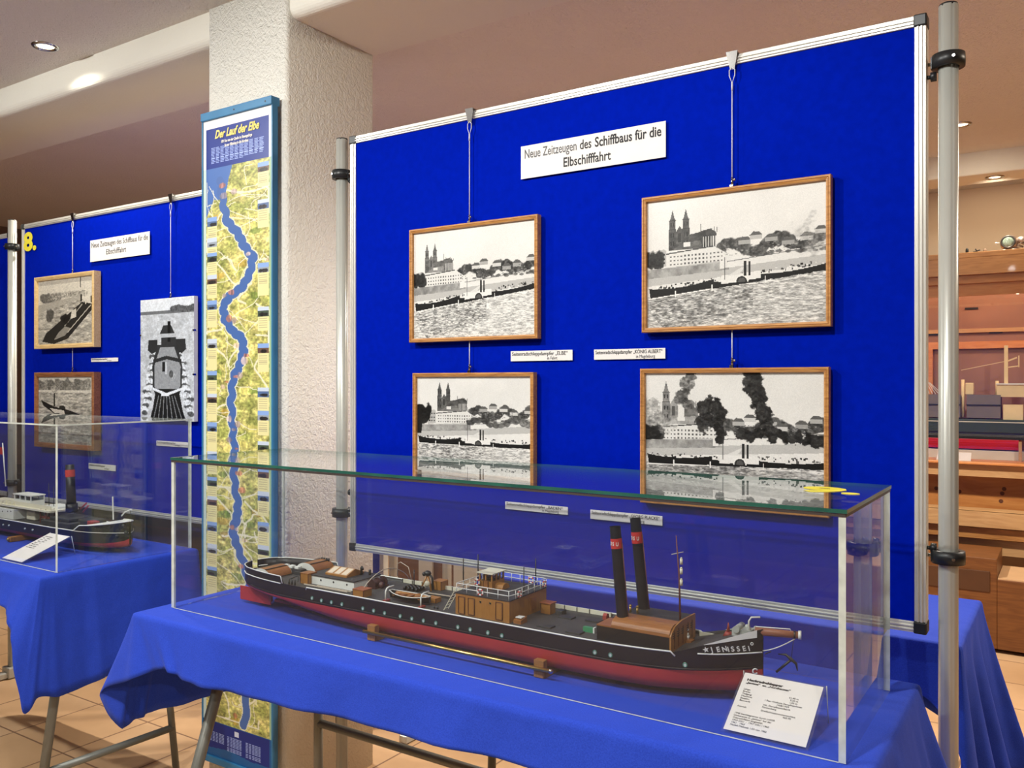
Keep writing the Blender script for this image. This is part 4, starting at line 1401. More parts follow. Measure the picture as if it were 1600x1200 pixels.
# ------------------------------------------------------------------ info cards on acrylic stands
def card(label, bl, br, tl, tr, lines, group='information cards in the cases'):
    bl, br, tl, tr = [Vector(q) for q in (bl, br, tl, tr)]
    t = thing('information_card', label, 'card', tuple((bl + br) / 2), group)
    du = (br - bl); dv = (tl - bl)
    nrm = du.cross(dv).normalized()
    if nrm.z < 0: nrm = -nrm
    e = -nrm * .003
    ux, uy = du.normalized(), dv.normalized()
    m = .004
    A = [bl - ux * m - uy * m, br + ux * m - uy * m, tr + ux * m + uy * m, tl - ux * m + uy * m]
    mb = MB()
    mb.add([q + e * .9 for q in A] + [q + e * .2 for q in A], [(0, 1, 2, 3), (7, 6, 5, 4), (0, 4, 5, 1), (1, 5, 6, 2), (2, 6, 7, 3), (3, 7, 4, 0)])
    # back leg of the stand
    zb = TZ + .002
    tb = [tl - ux * m + uy * m, tr + ux * m + uy * m]
    lg = [Vector((q.x, q.y + .012, zb)) for q in tb]
    mb.add([tb[0] + e, tb[1] + e, lg[1], lg[0], tb[0] + e + Vector((0, .003, 0)), tb[1] + e + Vector((0, .003, 0)), lg[1] + Vector((0, .003, 0)), lg[0] + Vector((0, .003, 0))],
           [(0, 1, 2, 3), (7, 6, 5, 4), (0, 4, 5, 1), (1, 5, 6, 2), (2, 6, 7, 3), (3, 7, 4, 0)])
    st = mb.build('acrylic_stand', M_ACR, t)
    for s0, s1 in ((lg[0], tb[0]), (lg[1], tb[1])):
        MB().tube([s0, s1], .0008, 6).build('stand_edge', M_EDGEW, st)
    MB().add([bl, br, tr, tl, bl + nrm * .0006, br + nrm * .0006, tr + nrm * .0006, tl + nrm * .0006],
             [(3, 2, 1, 0), (4, 5, 6, 7), (0, 1, 5, 4), (1, 2, 6, 5), (2, 3, 7, 6), (3, 0, 4, 7)]).build('card', M_PAPER, t)
    R = Matrix((ux, uy, nrm)).transposed()
    W, H = du.length, dv.length
    for (u, v, s, tx, b, sx) in lines:
        text(tx, s * H, bl + ux * u * W + uy * v * H + nrm * .0009, M_INK, t, rot=R, bold=b, sx=sx, thick=.0002)
    return t


cardlines = [
    (.06, .865, .052, 'Heckradschlepper', .0004, 1.25), (.06, .815, .046, '„Jenissei“  ex. „Nordhausen“', .0002, 1.1),
    (.06, .70, .038, 'Länge:', 0, 1), (.06, .66, .038, 'Breite:', 0, 1), (.06, .62, .038, 'Tiefgang:', 0, 1), (.06, .58, .038, 'Maschine:', 0, 1), (.06, .54, .038, 'Baujahr:', 0, 1), (.06, .50, .038, 'Bauwerft:', 0, 1),
    (.64, .70, .038, '61,40 m', 0, 1), (.66, .66, .038, '9,20 m', 0, 1), (.66, .62, .038, '1,05 m', 0, 1), (.36, .58, .038, '1 Paar Wolfsche Dampfmaschinen', 0, .92), (.52, .54, .038, '1938/1939', 0, 1),
    (.36, .50, .038, 'Vdt. Dampfkesselfabrik', 0, 1), (.36, .46, .038, 'Fürstenberg', 0, 1), (.06, .40, .038, 'Antrieb:', 0, 1), (.36, .40, .038, 'Dreifachexpansionsmaschine', 0, 1), (.64, .36, .038, '460 PS', 0, 1),
    (.06, .28, .038, '1945 beschlagnahmt durch UdSSR', 0, 1), (.06, .24, .038, 'Umbenannt in „Jenissei“ bei der', 0, 1), (.06, .20, .038, 'Oderschiffahrt eingesetzt', 0, 1), (.06, .16, .038, '1954 DSU  -  1957 DSU / 1960', 0, 1), (.06, .12, .038, '1961   1967', 0, 1), (.06, .08, .038, 'Modell Maßstab 1:50 von 1982', 0, 1)]
card('white information card on an acrylic stand below the bow of the main model', (-.4725, 1.338, .744), (-.343, 1.338, .744), (-.4725, 1.448, .803), (-.343, 1.448, .803), cardlines)
cl2 = [(.1, .86 - .06 * k, .035, tx, 0, 1) for k, tx in enumerate(['Seitenradschlepper', 'Länge:      58,20 m', 'Breite:      7,60 m', 'Tiefgang:   1,00 m', 'Baujahr:    1912', 'Bauwerft:  Roßlau', 'Maschine:  400 PS', 'Modell Maßstab 1:50'])]
q0, q1, q2, q3 = at(6, 872, Y=1.42), at(30, 880, Y=1.42), at(105, 838, Y=1.50), at(76, 833, Y=1.50)
card('white information card on an acrylic stand in the left case, edge-on to the viewer', (-2.840, 1.384, .745), (-2.722, 1.384, .745), (-2.850, 1.540, .80), (-2.730, 1.540, .80), cl2)

# ------------------------------------------------------------------ the main ship model
M_HBLK = mat('hull_black', (24, 25, 29), .38, var=.25, vscale=25, spec=.35)
M_HRED = mat('hull_red', (176, 50, 48), .5, var=.08, vscale=20)
M_DECK = mat('deck_grey', (62, 62, 62), .7, var=.12, vscale=60)
M_DECKD = mat('dark_roof', (50, 52, 54), .6, var=.1)
M_WHITE = mat('model_white', (226, 228, 222), .45, var=.03)
M_CREAM = mat('model_cream', (214, 210, 190), .5, var=.05)
M_TAN = wood('model_tan_wood', (166, 116, 58), (154, 104, 50), 'z', 30, .45, dist=.5)
M_TANX = wood('model_tan_roof', (160, 106, 58), (136, 86, 44), 'x', 30, .4, dist=.5)
M_LINE = mat('dark_red_line', (70, 22, 20), .5)
M_BRASS = mat('brass', (214, 186, 110), .28, 1)
M_OAKB = wood('stand_block_wood', (166, 116, 62), (130, 86, 42), 'z', 14, .5)
M_FBLK = mat('funnel_black', (20, 22, 30), .42, var=.2, vscale=30)
M_FRED = mat('funnel_red', (190, 52, 48), .45, var=.05)
M_REDF = mat('red_fitting', (150, 60, 54), .5)
M_GRNF = mat('green_fitting', (60, 140, 96), .5)
M_PORT = mat('porthole_rim', (84, 140, 120), .4, .3)
M_PGL = mat('porthole_glass', (190, 200, 195), .2)
M_WIRE = mat('pale_wire', (190, 178, 160), .5)
M_ROPE = mat('mast_brown', (110, 62, 56), .6)

YC = 1.50
DK = .817
S1 = thing('ship_model', 'long black and red stern-wheel tug model with two tall funnels in the main glass case', 'model ship', (-1.12, YC, TZ))


def interp(tab, x):
    for k in range(len(tab) - 1):
        a, b = tab[k], tab[k + 1]
        if x <= b[0]:
            t = (x - a[0]) / (b[0] - a[0]); t = max(0, t)
            return [a[i] + (b[i] - a[i]) * t for i in range(1, len(a))]
    return list(tab[-1][1:])


# x, half beam, gunwale z, colour line z, bottom z
ST = [(-1.786, .010, .838, .812, .806), (-1.780, .030, .838, .806, .800), (-1.765, .050, .838, .800, .794), (-1.735, .068, .838, .796, .788), (-1.69, .080, .838, .793, .784), (-1.64, .088, .838, .791, .780), (-1.585, .093, .838, .790, .776),
      (-1.575, .093, .822, .790, .775), (-1.5, .095, .822, .790, .766), (-1.4, .095, .822, .790, .756), (-1.3, .095, .822, .790, .751), (-.78, .095, .822, .790, .751), (-.70, .092, .822, .790, .751), (-.64, .084, .822, .790, .751),
      (-.60, .075, .822, .7905, .752), (-.585, .071, .826, .791, .752), (-.56, .062, .834, .792, .753), (-.53, .048, .844, .793, .754), (-.50, .031, .855, .795, .756), (-.475, .014, .863, .797, .759), (-.458, .0025, .868, .798, .762)]


def hb(x): return interp(ST, x)[0]
def hz(x): return interp(ST, x)[1]


def stations():
    xs = []
    for k in range(len(ST) - 1):
        m = 4 if ST[k + 1][0] - ST[k][0] < .15 else 10
        for j in range(m): xs.append(ST[k][0] + (ST[k + 1][0] - ST[k][0]) * j / m)
    return xs + [ST[-1][0]]


up, lo, dkr = MB(), MB(), MB()
ru, rl, rd = [], [], []
for x in stations():
    b, zg, zb, zk = interp(ST, x)
    fl = 1.0 if x < -.62 else 1.0 - .12 * min(1, (x + .62) / .1)
    ru.append([(x, YC - b, zg), (x, YC - b * .99, (zg + zb) / 2), (x, YC - b * fl, zb)])
    rl.append([(x, YC - b * fl, zb), (x, YC - b * fl * .99, zb * .55 + zk * .45), (x, YC - b * fl * .92, zk + .005), (x, YC - b * .7 * fl, zk + .001), (x, YC, zk),
               (x, YC + b * .7 * fl, zk + .001), (x, YC + b * fl * .92, zk + .005), (x, YC + b * fl * .99, zb * .55 + zk * .45), (x, YC + b * fl, zb)])
    zd = DK if x < -.60 else max(DK, zg - .0055)
    rd.append([(x, YC - max(.001, b - .0015), min(zg, zd)), (x, YC, min(zg, zd) + .001), (x, YC + max(.001, b - .0015), min(zg, zd))])
up.loft(ru)
up.loft([[(p[0], 2 * YC - p[1], p[2]) for p in r] for r in ru])
up.loft([[(r[0][0], r[0][1], r[0][2]), (r[0][0], r[0][1] + .002, r[0][2]), (r[0][0], r[0][1] + .002, r[0][2] - .02)] for r in ru])
up.loft([[(r[0][0], 2 * YC - r[0][1], r[0][2]), (r[0][0], 2 * YC - r[0][1] - .002, r[0][2]), (r[0][0], 2 * YC - r[0][1] - .002, r[0][2] - .02)] for r in ru])
lo.loft(rl)
dkr.loft(rd)
hull = up.build('hull', M_HBLK, S1, fixn=False)
lo.build('bottom', M_HRED, S1, fixn=False)
dkr.build('deck', M_DECK, S1, fixn=False)
# belting strake
for s in (-1, 1):
    MB().tube([(x, YC + s * (hb(x) + .0008), interp(ST, x)[2] + .004 - (.0 if x > -1.5 else 0)) for x in stations()[14:-1]], .0013, 6).build('strake', M_HBLK, S1)
    # white rail on the gunwale
    xs = [-1.495 + .0179 * k for k in range(51)]
    MB().tube([(-1.497, YC + s * .0935, .818)] + [(x, YC + s * (hb(x) - .0006), .8235) for x in xs] + [(-.592, YC + s * .073, .816)], .0016, 6).build('white_rail', M_WHITE, S1)
    xs = [-1.786 + .0101 * k for k in range(21)]
    MB().tube([(x, YC + s * (hb(x) + .0006), .8385) for x in xs] + [(-1.578, YC + s * .0935, .822)], .0013, 6).build('white_rail', M_WHITE, S1)
    MB().tube([(x, YC + s * (hb(x) + .0009), .8215) for x in xs], .0013, 6).build('white_line', M_WHITE, S1)
    # bow lines
    xs = [-.555 + .0088 * k for k in range(12)]
    MB().tube([(x, YC + s * (hb(x) * .995 + .0016), .8235 + .0045 * (k / 11) ** 2) for k, x in enumerate(xs)] , .0013, 6).build('white_line', M_WHITE, S1)
    mb = MB()
    xs = [-.545 + .0072 * k for k in range(12)]
    mb.loft([[(x, YC + s * (hb(x) + .0012), hz(x) + .001), (x, YC + s * (hb(x) + .0012), hz(x) - .0125 * (k / 11))] for k, x in enumerate(xs)])
    mb.build('white_bow_band', M_WHITE, S1)
# far bulwark lining with ribs
for (a, b) in ((-1.36, -1.10), (-.94, -.80), (-.60, -.555)):
    MB().box(a, b, YC + hb((a + b) / 2) - .006, YC + hb((a + b) / 2) - .0025, DK, .8255).build('bulwark_lining', M_CREAM, S1)
    for k in range(int((b - a) / .03)):
        MB().box(a + .03 * k, a + .03 * k + .0015, YC + hb((a + b) / 2) - .0075, YC + hb((a + b) / 2) - .0055, DK, .826).build('bulwark_rib', M_DECKD, S1)
# portholes
pp = [(408, 495), (455, 507), (505, 516), (557, 526), (662, 547), (716, 558), (771, 570), (849, 585), (907, 598), (965, 608), (1027, 620), (1137, 640), (1199, 652), (1287, 668), (1357, 683)]
pp = [(360 + x / 3.2, 780 + y / 3.2) for x, y in pp] + [(800 + x / 3.077, 780 + y / 3.077) for x, y in ((398, 737), (473, 750), (832, 797))]
for (x, y) in pp:
    q = at(x, y, Y=1.404)
    for it in range(4): q = at(x, y, Y=YC - hb(q.x) - .0005)
    mb = MB().torus(q, (0, 1, 0), .0036, .0011, 14, 6)
    ph = mb.build('porthole', M_PORT, S1)
    MB().cyl((q.x, q.y - .0004, q.z), (q.x, q.y + .001, q.z), .0030, n=12).build('pane', M_PGL, ph)
# name, star, draught ring
bx, by = -.548, YC - hb(-.548)
ex, ey = -.462, YC - hb(-.462)


def side_rot(x0, x1):
    y0, y1 = YC - hb(x0), YC - hb(x1)
    u = Vector((x1 - x0, y1 - y0, .002)).normalized()
    n_ = Vector((u.y, -u.x, 0)).normalized()
    w = n_.cross(u)
    return Matrix((u, w, n_)).transposed(), n_


for k, ch in enumerate('JENISSEI'):
    x = -.5335 + .0083 * k - (.003 if k > 3 else 0)
    R, n_ = side_rot(x, x + .006)
    text(ch, .0125, Vector((x, YC - hb(x), .8275 + .0004 * k)) + n_ * .0016, M_WHITE, S1, rot=R, bold=.0004, sx=.95, thick=.0002)
R, n_ = side_rot(-.546, -.540)
st = []
for k in range(10):
    a = math.pi / 2 + k * math.pi / 5; r = .0058 if k % 2 == 0 else .0025
    st.append(Vector((-.5425, YC - hb(-.5425), .8315)) + n_ * .0018 + R @ Vector((r * math.cos(a), r * math.sin(a), 0)))
MB().add(st, [tuple(range(10))]).build('star', M_WHITE, S1)
R, n_ = side_rot(-.478, -.472)
q = at(1180, 1049, Y=YC - hb(-.478) - .001)
MB().torus(q, n_, .0042, .0013, 20, 6, math.pi + .6, 3 * math.pi - .6).build('draught_mark', M_WHITE, S1)
q = Vector((-.474, YC - hb(-.474), .855)) + n_ * .002
MB().torus(q - Vector((0, 0, .012)), n_, .0022, .0008, 12, 6).build('hawse_ring', M_WHITE, S1)
# rudders and struts under the stern
MB().box(-1.782, -1.668, 1.449, 1.452, .748, .783).build('rudder', M_HRED, S1, bevel=.001)
MB().box(-1.782, -1.668, 1.548, 1.551, .748, .783).build('rudder', M_HRED, S1, bevel=.001)
mb = MB()
for yy in (1.45, 1.55): mb.box(-1.672, -1.664, yy - .003, yy + .003, .758, .795)
mb.box(-1.66, -1.56, 1.455, 1.545, .757, .763)
mb.box(-1.565, -1.555, 1.46, 1.54, .757, .785)
mb.build('rudder_frame', M_REDF, S1)


# stern wheel covers: half drums lying athwartships
def half_drum(y0, y1, x0, x1, z, name='wheel_cover'):
    r = (x1 - x0) / 2; cx = (x0 + x1) / 2
    n = 14
    mb = MB()
    prof = [(cx - r * math.cos(math.pi * k / n), z + r * .62 * math.sin(math.pi * k / n)) for k in range(n + 1)]
    mb.loft([[(x, y0, zz) for x, zz in prof], [(x, y1, zz) for x, zz in prof]])
    o = mb.build(name, M_TANX, S1)
    e = MB().add([(x, y0 - .0006, zz) for x, zz in prof], [tuple(range(n + 1))]).add([(x, y1 + .0006, zz) for x, zz in prof], [tuple(range(n + 1))])
    e.build('end_cap', M_WHITE, o)
    for k in (5, 9):
        xx, zz = prof[k]
        MB().box(xx - .002, xx + .002, y0, y1, zz, zz + .0012).build('slot', M_BLACK, o)
    return o


half_drum(1.432, 1.50, -1.715, -1.648, DK + .003)
half_drum(1.525, 1.590, -1.66, -1.59, DK + .006)
MB().box(-1.70, -1.62, 1.503, 1.522, DK, DK + .014).build('wheel_gap_box', M_DECKD, S1)
for k in range(3): MB().box(-1.69 + .022 * k, -1.676 + .022 * k, 1.506, 1.520, DK + .014, DK + .020).build('white_block', M_WHITE, S1, bevel=.001)
MB().box(-1.640, -1.545, 1.50, 1.58, DK, DK + .010).build('stern_hatch', M_DECKD, S1, bevel=.001)
# stern bulwark fittings
mb = MB()
for k in range(4): mb.cyl((-1.63 + .008 * k, 1.586, .838), (-1.63 + .008 * k, 1.586, .848), .0025, n=8)
mb.build('far_bollards', M_BLACK, S1)
mb = MB()
for k in range(3): mb.cyl((-1.575 + .010 * k, 1.425, DK), (-1.575 + .010 * k, 1.425, DK + .013), .002, n=8)
mb.tube([(-1.575, 1.43, DK + .012), (-1.56, 1.44, DK + .02), (-1.55, 1.43, DK + .008)], .0015, 6)
mb.build('stern_winch', M_DECKD, S1)


def crate(x0, x1, y0, y1, h, m=None, roof=None, ro=.0):
    o = MB().box(x0, x1, y0, y1, DK, DK + h).build('deck_box', m or M_TAN, S1, bevel=.0006)
    if roof: MB().box(x0 - ro, x1 + ro, y0 - ro, y1 + ro, DK + h, DK + h + .0018).build('lid', roof, o)
    for xx in (x0, x1): MB().box(xx - .0006, xx + .0006, y0 - .0006, y0 + .0006, DK, DK + h).build('corner_line', M_LINE, o)
    return o


crate(-1.560, -1.534, 1.447, 1.475, .024, roof=M_TANX, ro=.0008)
crate(-1.366, -1.334, 1.424, 1.452, .0155, roof=mat('reddish_wood', (150, 86, 52), .5), ro=.0008)
# long white deckhouse
o = MB().box(-1.535, -1.395, 1.458, 1.548, DK, DK + .021).build('white_deckhouse', M_WHITE, S1)
MB().box(-1.537, -1.393, 1.456, 1.55, DK + .021, DK + .023).build('roof', M_DECKD, o)
for (x, y) in ((452, 405), (515, 415), (582, 428)):
    q = at(360 + x / 3.2, 780 + y / 3.2, Y=1.4575)
    MB().cyl((q.x, 1.4572, q.z), (q.x, 1.459, q.z), .0022, n=12).build('porthole', M_BLACK, o)
# skylight with slanted panes on its roof
zs = DK + .023
mb = MB().prism([(1.475, zs), (1.535, zs), (1.535, zs + .004), (1.505, zs + .016), (1.475, zs + .004)], 'x', -1.505, -1.435)
sk = mb.build('skylight', M_TAN, o)
for k in range(3):
    x0 = -1.501 + .0225 * k
    mb = MB()
    for s in (0, 1):
        y0, z0_ = (1.4775, zs + .0055) if s == 0 else (1.5325, zs + .0055)
        y1, z1_ = 1.5035 if s == 0 else 1.5065, zs + .0155
        mb.add([(x0, y0, z0_), (x0 + .017, y0, z0_), (x0 + .017, y1, z1_), (x0, y1, z1_)], [(0, 1, 2, 3)])
    mb.build('skylight_pane', mat('skylight_glass', (222, 206, 184), .25), sk)
mb = MB().tube([(-1.43, 1.52, zs), (-1.43, 1.52, zs + .016), (-1.424, 1.515, zs + .02), (-1.416, 1.51, zs + .016)], .0028, 8)
mb.cyl((-1.412, 1.53, zs), (-1.412, 1.53, zs + .012), .003, n=10)
mb.build('roof_vents', M_BLACK, o)
MB().box(-1.53, -1.39, 1.43, 1.4325, DK + .004, DK + .0062).box(-1.50, -1.39, 1.443, 1.445, DK + .002, DK + .004).build('side_step', M_WIRE, S1)
# towing arches of pale wire
for (xa, hh) in ((0, .026),):
    a0, a1 = at(562, 932, Z=DK), at(640, 906, Z=DK)
    pts = []
    for k in range(21):
        t_ = k / 20
        pts.append((a0.x + (a1.x - a0.x) * t_, a0.y + (a1.y - a0.y) * t_, DK + .044 * math.sin(math.pi * t_) ** .7))
    MB().tube(pts, .0011, 6).build('towing_arch', M_WIRE, S1)
a0, a1 = at(621, 900, Z=DK), at(643, 906, Z=DK)
pts = [(a0.x, a0.y, DK), (a0.x, a0.y, DK + .03), (a0.x + .01, a0.y, DK + .036), (a1.x - .01, a1.y, DK + .03), (a1.x, a1.y, DK)]
MB().tube(pts, .001, 6).build('towing_arch', M_WIRE, S1)
# winch aft of the lifeboat
c = at(590, 912, Z=DK + .008)
mb = MB()
mb.cyl((c.x, c.y - .02, DK + .01), (c.x, c.y + .02, DK + .01), .009, n=14)
for s in (-1, 0, 1): mb.cyl((c.x, c.y + s * .02 - .002, DK + .01), (c.x, c.y + s * .02 + .002, DK + .01), .0125, n=16)
mb.box(c.x - .014, c.x + .014, c.y - .024, c.y + .024, DK, DK + .004)
mb.sphere((c.x + .018, c.y - .006, DK + .008), .008).sphere((c.x - .016, c.y + .01, DK + .008), .007)
mb.build('towing_winch', mat('winch_brown', (62, 34, 34), .5, var=.3, vscale=60), S1)
# lifeboat with davits
bo = MB()
cx, cy = -1.222, 1.452
rings = []
for k in range(13):
    t_ = k / 12; x = cx - .056 + .112 * t_
    w_ = .019 * math.sin(math.pi * min(max(t_, .02), .98)) ** .55
    zt = DK + .0165 + .004 * (2 * t_ - 1) ** 2
    rings.append([(x, cy - w_, zt), (x, cy - w_ * .85, zt - .007), (x, cy - w_ * .3, DK + .005), (x, cy, DK + .004), (x, cy + w_ * .3, DK + .005), (x, cy + w_ * .85, zt - .007), (x, cy + w_, zt)])
bo.loft(rings)
bt = bo.build('lifeboat', M_HBLK, S1, fixn=False)
ins = [[(r[0][0], r[0][1] + .001, r[0][2] - .001), (r[0][0], cy, DK + .009), (r[0][0], r[6][1] - .001, r[6][2] - .001)] for r in rings[1:-1]]
MB().loft(ins, smooth=False).build('inner_planking', M_TAN, bt, fixn=False)
MB().tube([r[0] for r in rings] + [r[6] for r in rings[::-1]], .0010, 6, True).build('gunwale', M_WHITE, bt)
for k in range(5):
    x = cx - .036 + .018 * k
    MB().box(x - .003, x + .003, cy - .014, cy + .014, DK + .0135, DK + .0148).build('thwart', M_TANX, bt)
MB().bar((cx - .03, cy - .01, DK + .017), (cx + .02, cy + .012, DK + .019), .002).build('oar', M_TANX, bt)
for s in (-1, 1):
    x = cx + s * .050
    mb = MB().box(x - .004, x + .004, cy - .028, cy - .012, DK, DK + .004)
    mb.build('davit_base', M_REDF, S1)
    MB().tube([(x, cy - .023, DK), (x, cy - .023, DK + .022), (x, cy - .019, DK + .028), (x, cy - .012, DK + .030), (x, cy + .004, DK + .030)], .0018, 8).build('davit', M_WHITE, S1)
crate(-1.196, -1.168, 1.475, 1.495, .011)
# derrick and boxes amidships
c = at(668, 922, Z=DK)
mb = MB()
for dx, dy in ((-.014, -.01), (.016, -.006), (.0, .016)): mb.tube([(c.x + dx, c.y + dy, DK), (c.x, c.y, DK + .036)], .0022, 6)
mb.build('derrick_leg', M_TAN, S1)
MB().sphere((c.x, c.y, DK + .039), .008, sc=(1.2, 1, .8)).sphere((c.x - .01, c.y, DK + .036), .005).tube([(c.x + .004, c.y, DK + .038), (c.x + .014, c.y, DK + .03), (c.x + .016, c.y, DK + .004)], .0025, 6).build('derrick_head', M_BLACK, S1)
MB().sphere((c.x + .004, c.y - .006, DK + .016), .007).sphere((c.x - .012, c.y, DK + .004), .005).build('white_fitting', M_CREAM, S1)
c = at(685, 921, Z=DK)
crate(c.x - .012, c.x + .014, c.y - .008, c.y + .02, .021)
mb = MB()
c = at(645, 922, Z=DK)
for k in range(4):
    for j in range(3): mb.cyl((c.x - .018 + .012 * k, c.y - .01 + .01 * j, DK + .005), (c.x - .012 + .012 * k, c.y - .01 + .01 * j, DK + .005), .0048, n=10)
mb.build('chain_rack', M_BLACK, S1)
c = at(690, 934, Z=DK)
MB().box(c.x - .04, c.x + .03, c.y - .004, c.y + .012, DK, DK + .006).build('spar_tray', M_DECKD, S1)
MB().bar((c.x - .036, c.y - .004, DK + .007), (c.x + .028, c.y - .004, DK + .008), .002).build('spar', M_WIRE, S1)
mb = MB()
for (x, y) in ((679, 951), (684, 952)):
    q = at(x, y, Z=DK); mb.cyl((q.x, q.y, DK), (q.x, q.y, DK + .006), .002, n=8)
mb.build('bollards', M_BLACK, S1)

# brown deckhouse with bridge deck
HX0, HX1, HY0, HY1, HT = -1.083, -.948, 1.434, 1.578, .8605
hs = MB().box(HX0, HX1, HY0, HY1, DK, HT).build('deckhouse', M_TAN, S1)
MB().box(HX0 - .001, HX1 + .001, HY0 - .001, HY1 + .001, HT, HT + .0022).build('bridge_deck', M_DECKD, hs)


def zpix(y, q):  # z from the pixel row on the near wall
    return q


for (xa, xb, ya, yb) in ((233, 310, 612, 850), (362, 442, 635, 868), (731, 816, 690, 935)):
    s_ = 180 / 1543
    q0 = at(690 + xa * s_, 860 + ya * s_, Y=HY0); q1 = at(690 + xb * s_, 860 + yb * s_, Y=HY0)
    d = MB().box(q0.x, q1.x, HY0 - .0012, HY0, max(DK + .003, q1.z), q0.z).build('door', M_TAN, hs)
    MB().tube([(q0.x, HY0 - .0014, q0.z), (q1.x, HY0 - .0014, q0.z), (q1.x, HY0 - .0014, max(DK + .003, q1.z)), (q0.x, HY0 - .0014, max(DK + .003, q1.z))], .0010, 6, True).build('door_frame', M_LINE, d)
for (xa, ya) in ((520, 690), (650, 710)):
    q = at(690 + xa * s_, 860 + ya * s_, Y=HY0)
    ph = MB().torus(q, (0, 1, 0), .0026, .0006, 12, 6).build('porthole', M_BRASS, hs)
    MB().cyl((q.x, HY0 - .0005, q.z), (q.x, HY0, q.z), .0022, n=12).build('pane', M_BLACK, ph)
MB().box(HX1, HX1 + .0012, 1.515, 1.535, DK + .008, DK + .034).build('end_door', M_TANX, hs)
# wheelhouse
WX0, WX1, WY0, WY1, WT = -1.064, -1.030, 1.492, 1.538, HT + .034
wh = MB().box(WX0, WX1, WY0, WY1, HT, HT + .018).build('wheelhouse', M_TAN, S1)
mb = MB()
for x in (WX0 + .0015, (WX0 + WX1) / 2, WX1 - .0015):
    for y in (WY0 + .0015, WY1 - .0015): mb.box(x - .0015, x + .0015, y - .0015, y + .0015, HT + .018, WT)
for y in (WY0 + .017, WY0 + .031):
    for x in (WX0 + .0015, WX1 - .0015): mb.box(x - .0015, x + .0015, y - .0015, y + .0015, HT + .018, WT)
mb.build('window_post', M_TAN, wh)
MB().box(WX0 + .001, WX1 - .001, WY0 + .001, WY1 - .001, HT + .018, WT - .001).build('window_glass', pane_mat('model_glass', (.75, .78, .8), 1.0, .05), wh)
MB().box(WX0 + .006, WX1 - .006, WY0 + .010, WY1 - .010, HT + .018, HT + .024).build('steering_desk', M_BLACK, wh)
MB().box(WX0 - .004, WX1 + .004, WY0 - .004, WY1 + .004, WT, WT + .002).build('roof', M_CREAM, wh)
MB().box(WX0 + .012, WX0 + .024, WY0 - .0012, WY0, HT + .001, HT + .020).build('door', M_TANX, wh)
MB().tube([(WX0 + .012, WY0 - .0014, HT + .001), (WX0 + .012, WY0 - .0014, HT + .020), (WX0 + .024, WY0 - .0014, HT + .020), (WX0 + .024, WY0 - .0014, HT + .001)], .0006, 6).build('door_frame', M_LINE, wh)
# steering wheel arc housing on the forward face
c = Vector((WX1 + .0005, (WY0 + WY1) / 2, HT + .004))
MB().prism([((WY0 + WY1) / 2 + .014 * math.cos(math.pi * k / 12), HT + .0022 + .012 * math.sin(math.pi * k / 12)) for k in range(13)], 'x', WX1, WX1 + .02).build('lamp_housing', M_TAN, wh)
MB().torus((WX1 + .0205, (WY0 + WY1) / 2, HT + .0022), (1, 0, 0), .0125, .0013, 14, 6, 0, math.pi).build('white_arc', M_WHITE, wh)
# bridge railing
RZ = HT + .0022
corn = [(HX0 + .002, HY0 + .001), (HX1 - .002, HY0 + .001), (HX1 + .002, HY0 + .02), (HX1 + .002, HY1 - .004), (HX0 + .002, HY1 - .001), (HX0 + .002, HY0 + .001)]
rr = MB()
for zz in (.009, .0185):
    rr.tube([(x, y, RZ + zz) for x, y in corn[:-1]], .0009, 6, True)
for k in range(len(corn) - 1):
    a, b = Vector(corn[k]), Vector(corn[k + 1])
    L_ = (b - a).length; m_ = max(1, round(L_ / .024))
    for j in range(m_):
        q = a + (b - a) * j / m_
        rr.cyl((q.x, q.y, RZ), (q.x, q.y, RZ + .0185), .0008, n=6)
rr.build('bridge_railing', M_WHITE, S1)


def lifebuoy(c, ax):
    o = MB().torus(c, ax, .0058, .0018, 20, 8).build('lifebuoy', M_WHITE, S1)
    for k in range(4):
        MB().torus(c, ax, .0058, .0021, 4, 8, math.pi / 2 * k + .5, math.pi / 2 * k + 1.0).build('red_band', M_FRED, o)


lifebuoy((-1.018, HY0 - .0015, RZ + .008), (0, 1, 0))
lifebuoy((HX1 + .0045, 1.465, RZ + .008), (1, 0, 0))
lifebuoy((HX1 + .0045, 1.562, RZ + .010), (1, 0, 0))
lifebuoy((-.985, HY1 - .003, RZ + .010), (0, 1, 0))
lifebuoy((-1.066, 1.488, RZ + .012), (0, 1, 0))
# ladder at the aft end of the deckhouse
mb = MB()
for s in (0, .016):
    mb.bar((HX0 - .034, HY0 + .004 + s, DK + .002), (HX0 - .004, HY0 + .004 + s, HT + .006), .0014)
for k in range(6):
    t_ = (k + .5) / 6
    mb.bar((HX0 - .034 + .03 * t_, HY0 + .004, DK + .002 + .045 * t_), (HX0 - .034 + .03 * t_, HY0 + .020, DK + .002 + .045 * t_), .0012)
mb.build('ladder', M_CREAM, S1)
# lockers forward of the deckhouse
crate(HX1 + .012, HX1 + .036, 1.535, 1.555, .022, roof=mat('reddish_wood', (150, 86, 52), .5), ro=.002)
MB().prism([(1.440, DK), (1.462, DK), (1.462, DK + .012), (1.440, DK + .008)], 'x', HX1 + .006, HX1 + .024).build('low_locker', M_TANX, S1)
MB().box(HX1 + .008, HX1 + .022, 1.444, 1.458, DK + .011, DK + .0128).build('white_lid', M_WHITE, S1)
MB().box(HX1 + .045, HX1 + .060, 1.54, 1.56, DK, DK + .010).build('dark_locker', M_DECKD, S1, bevel=.001)
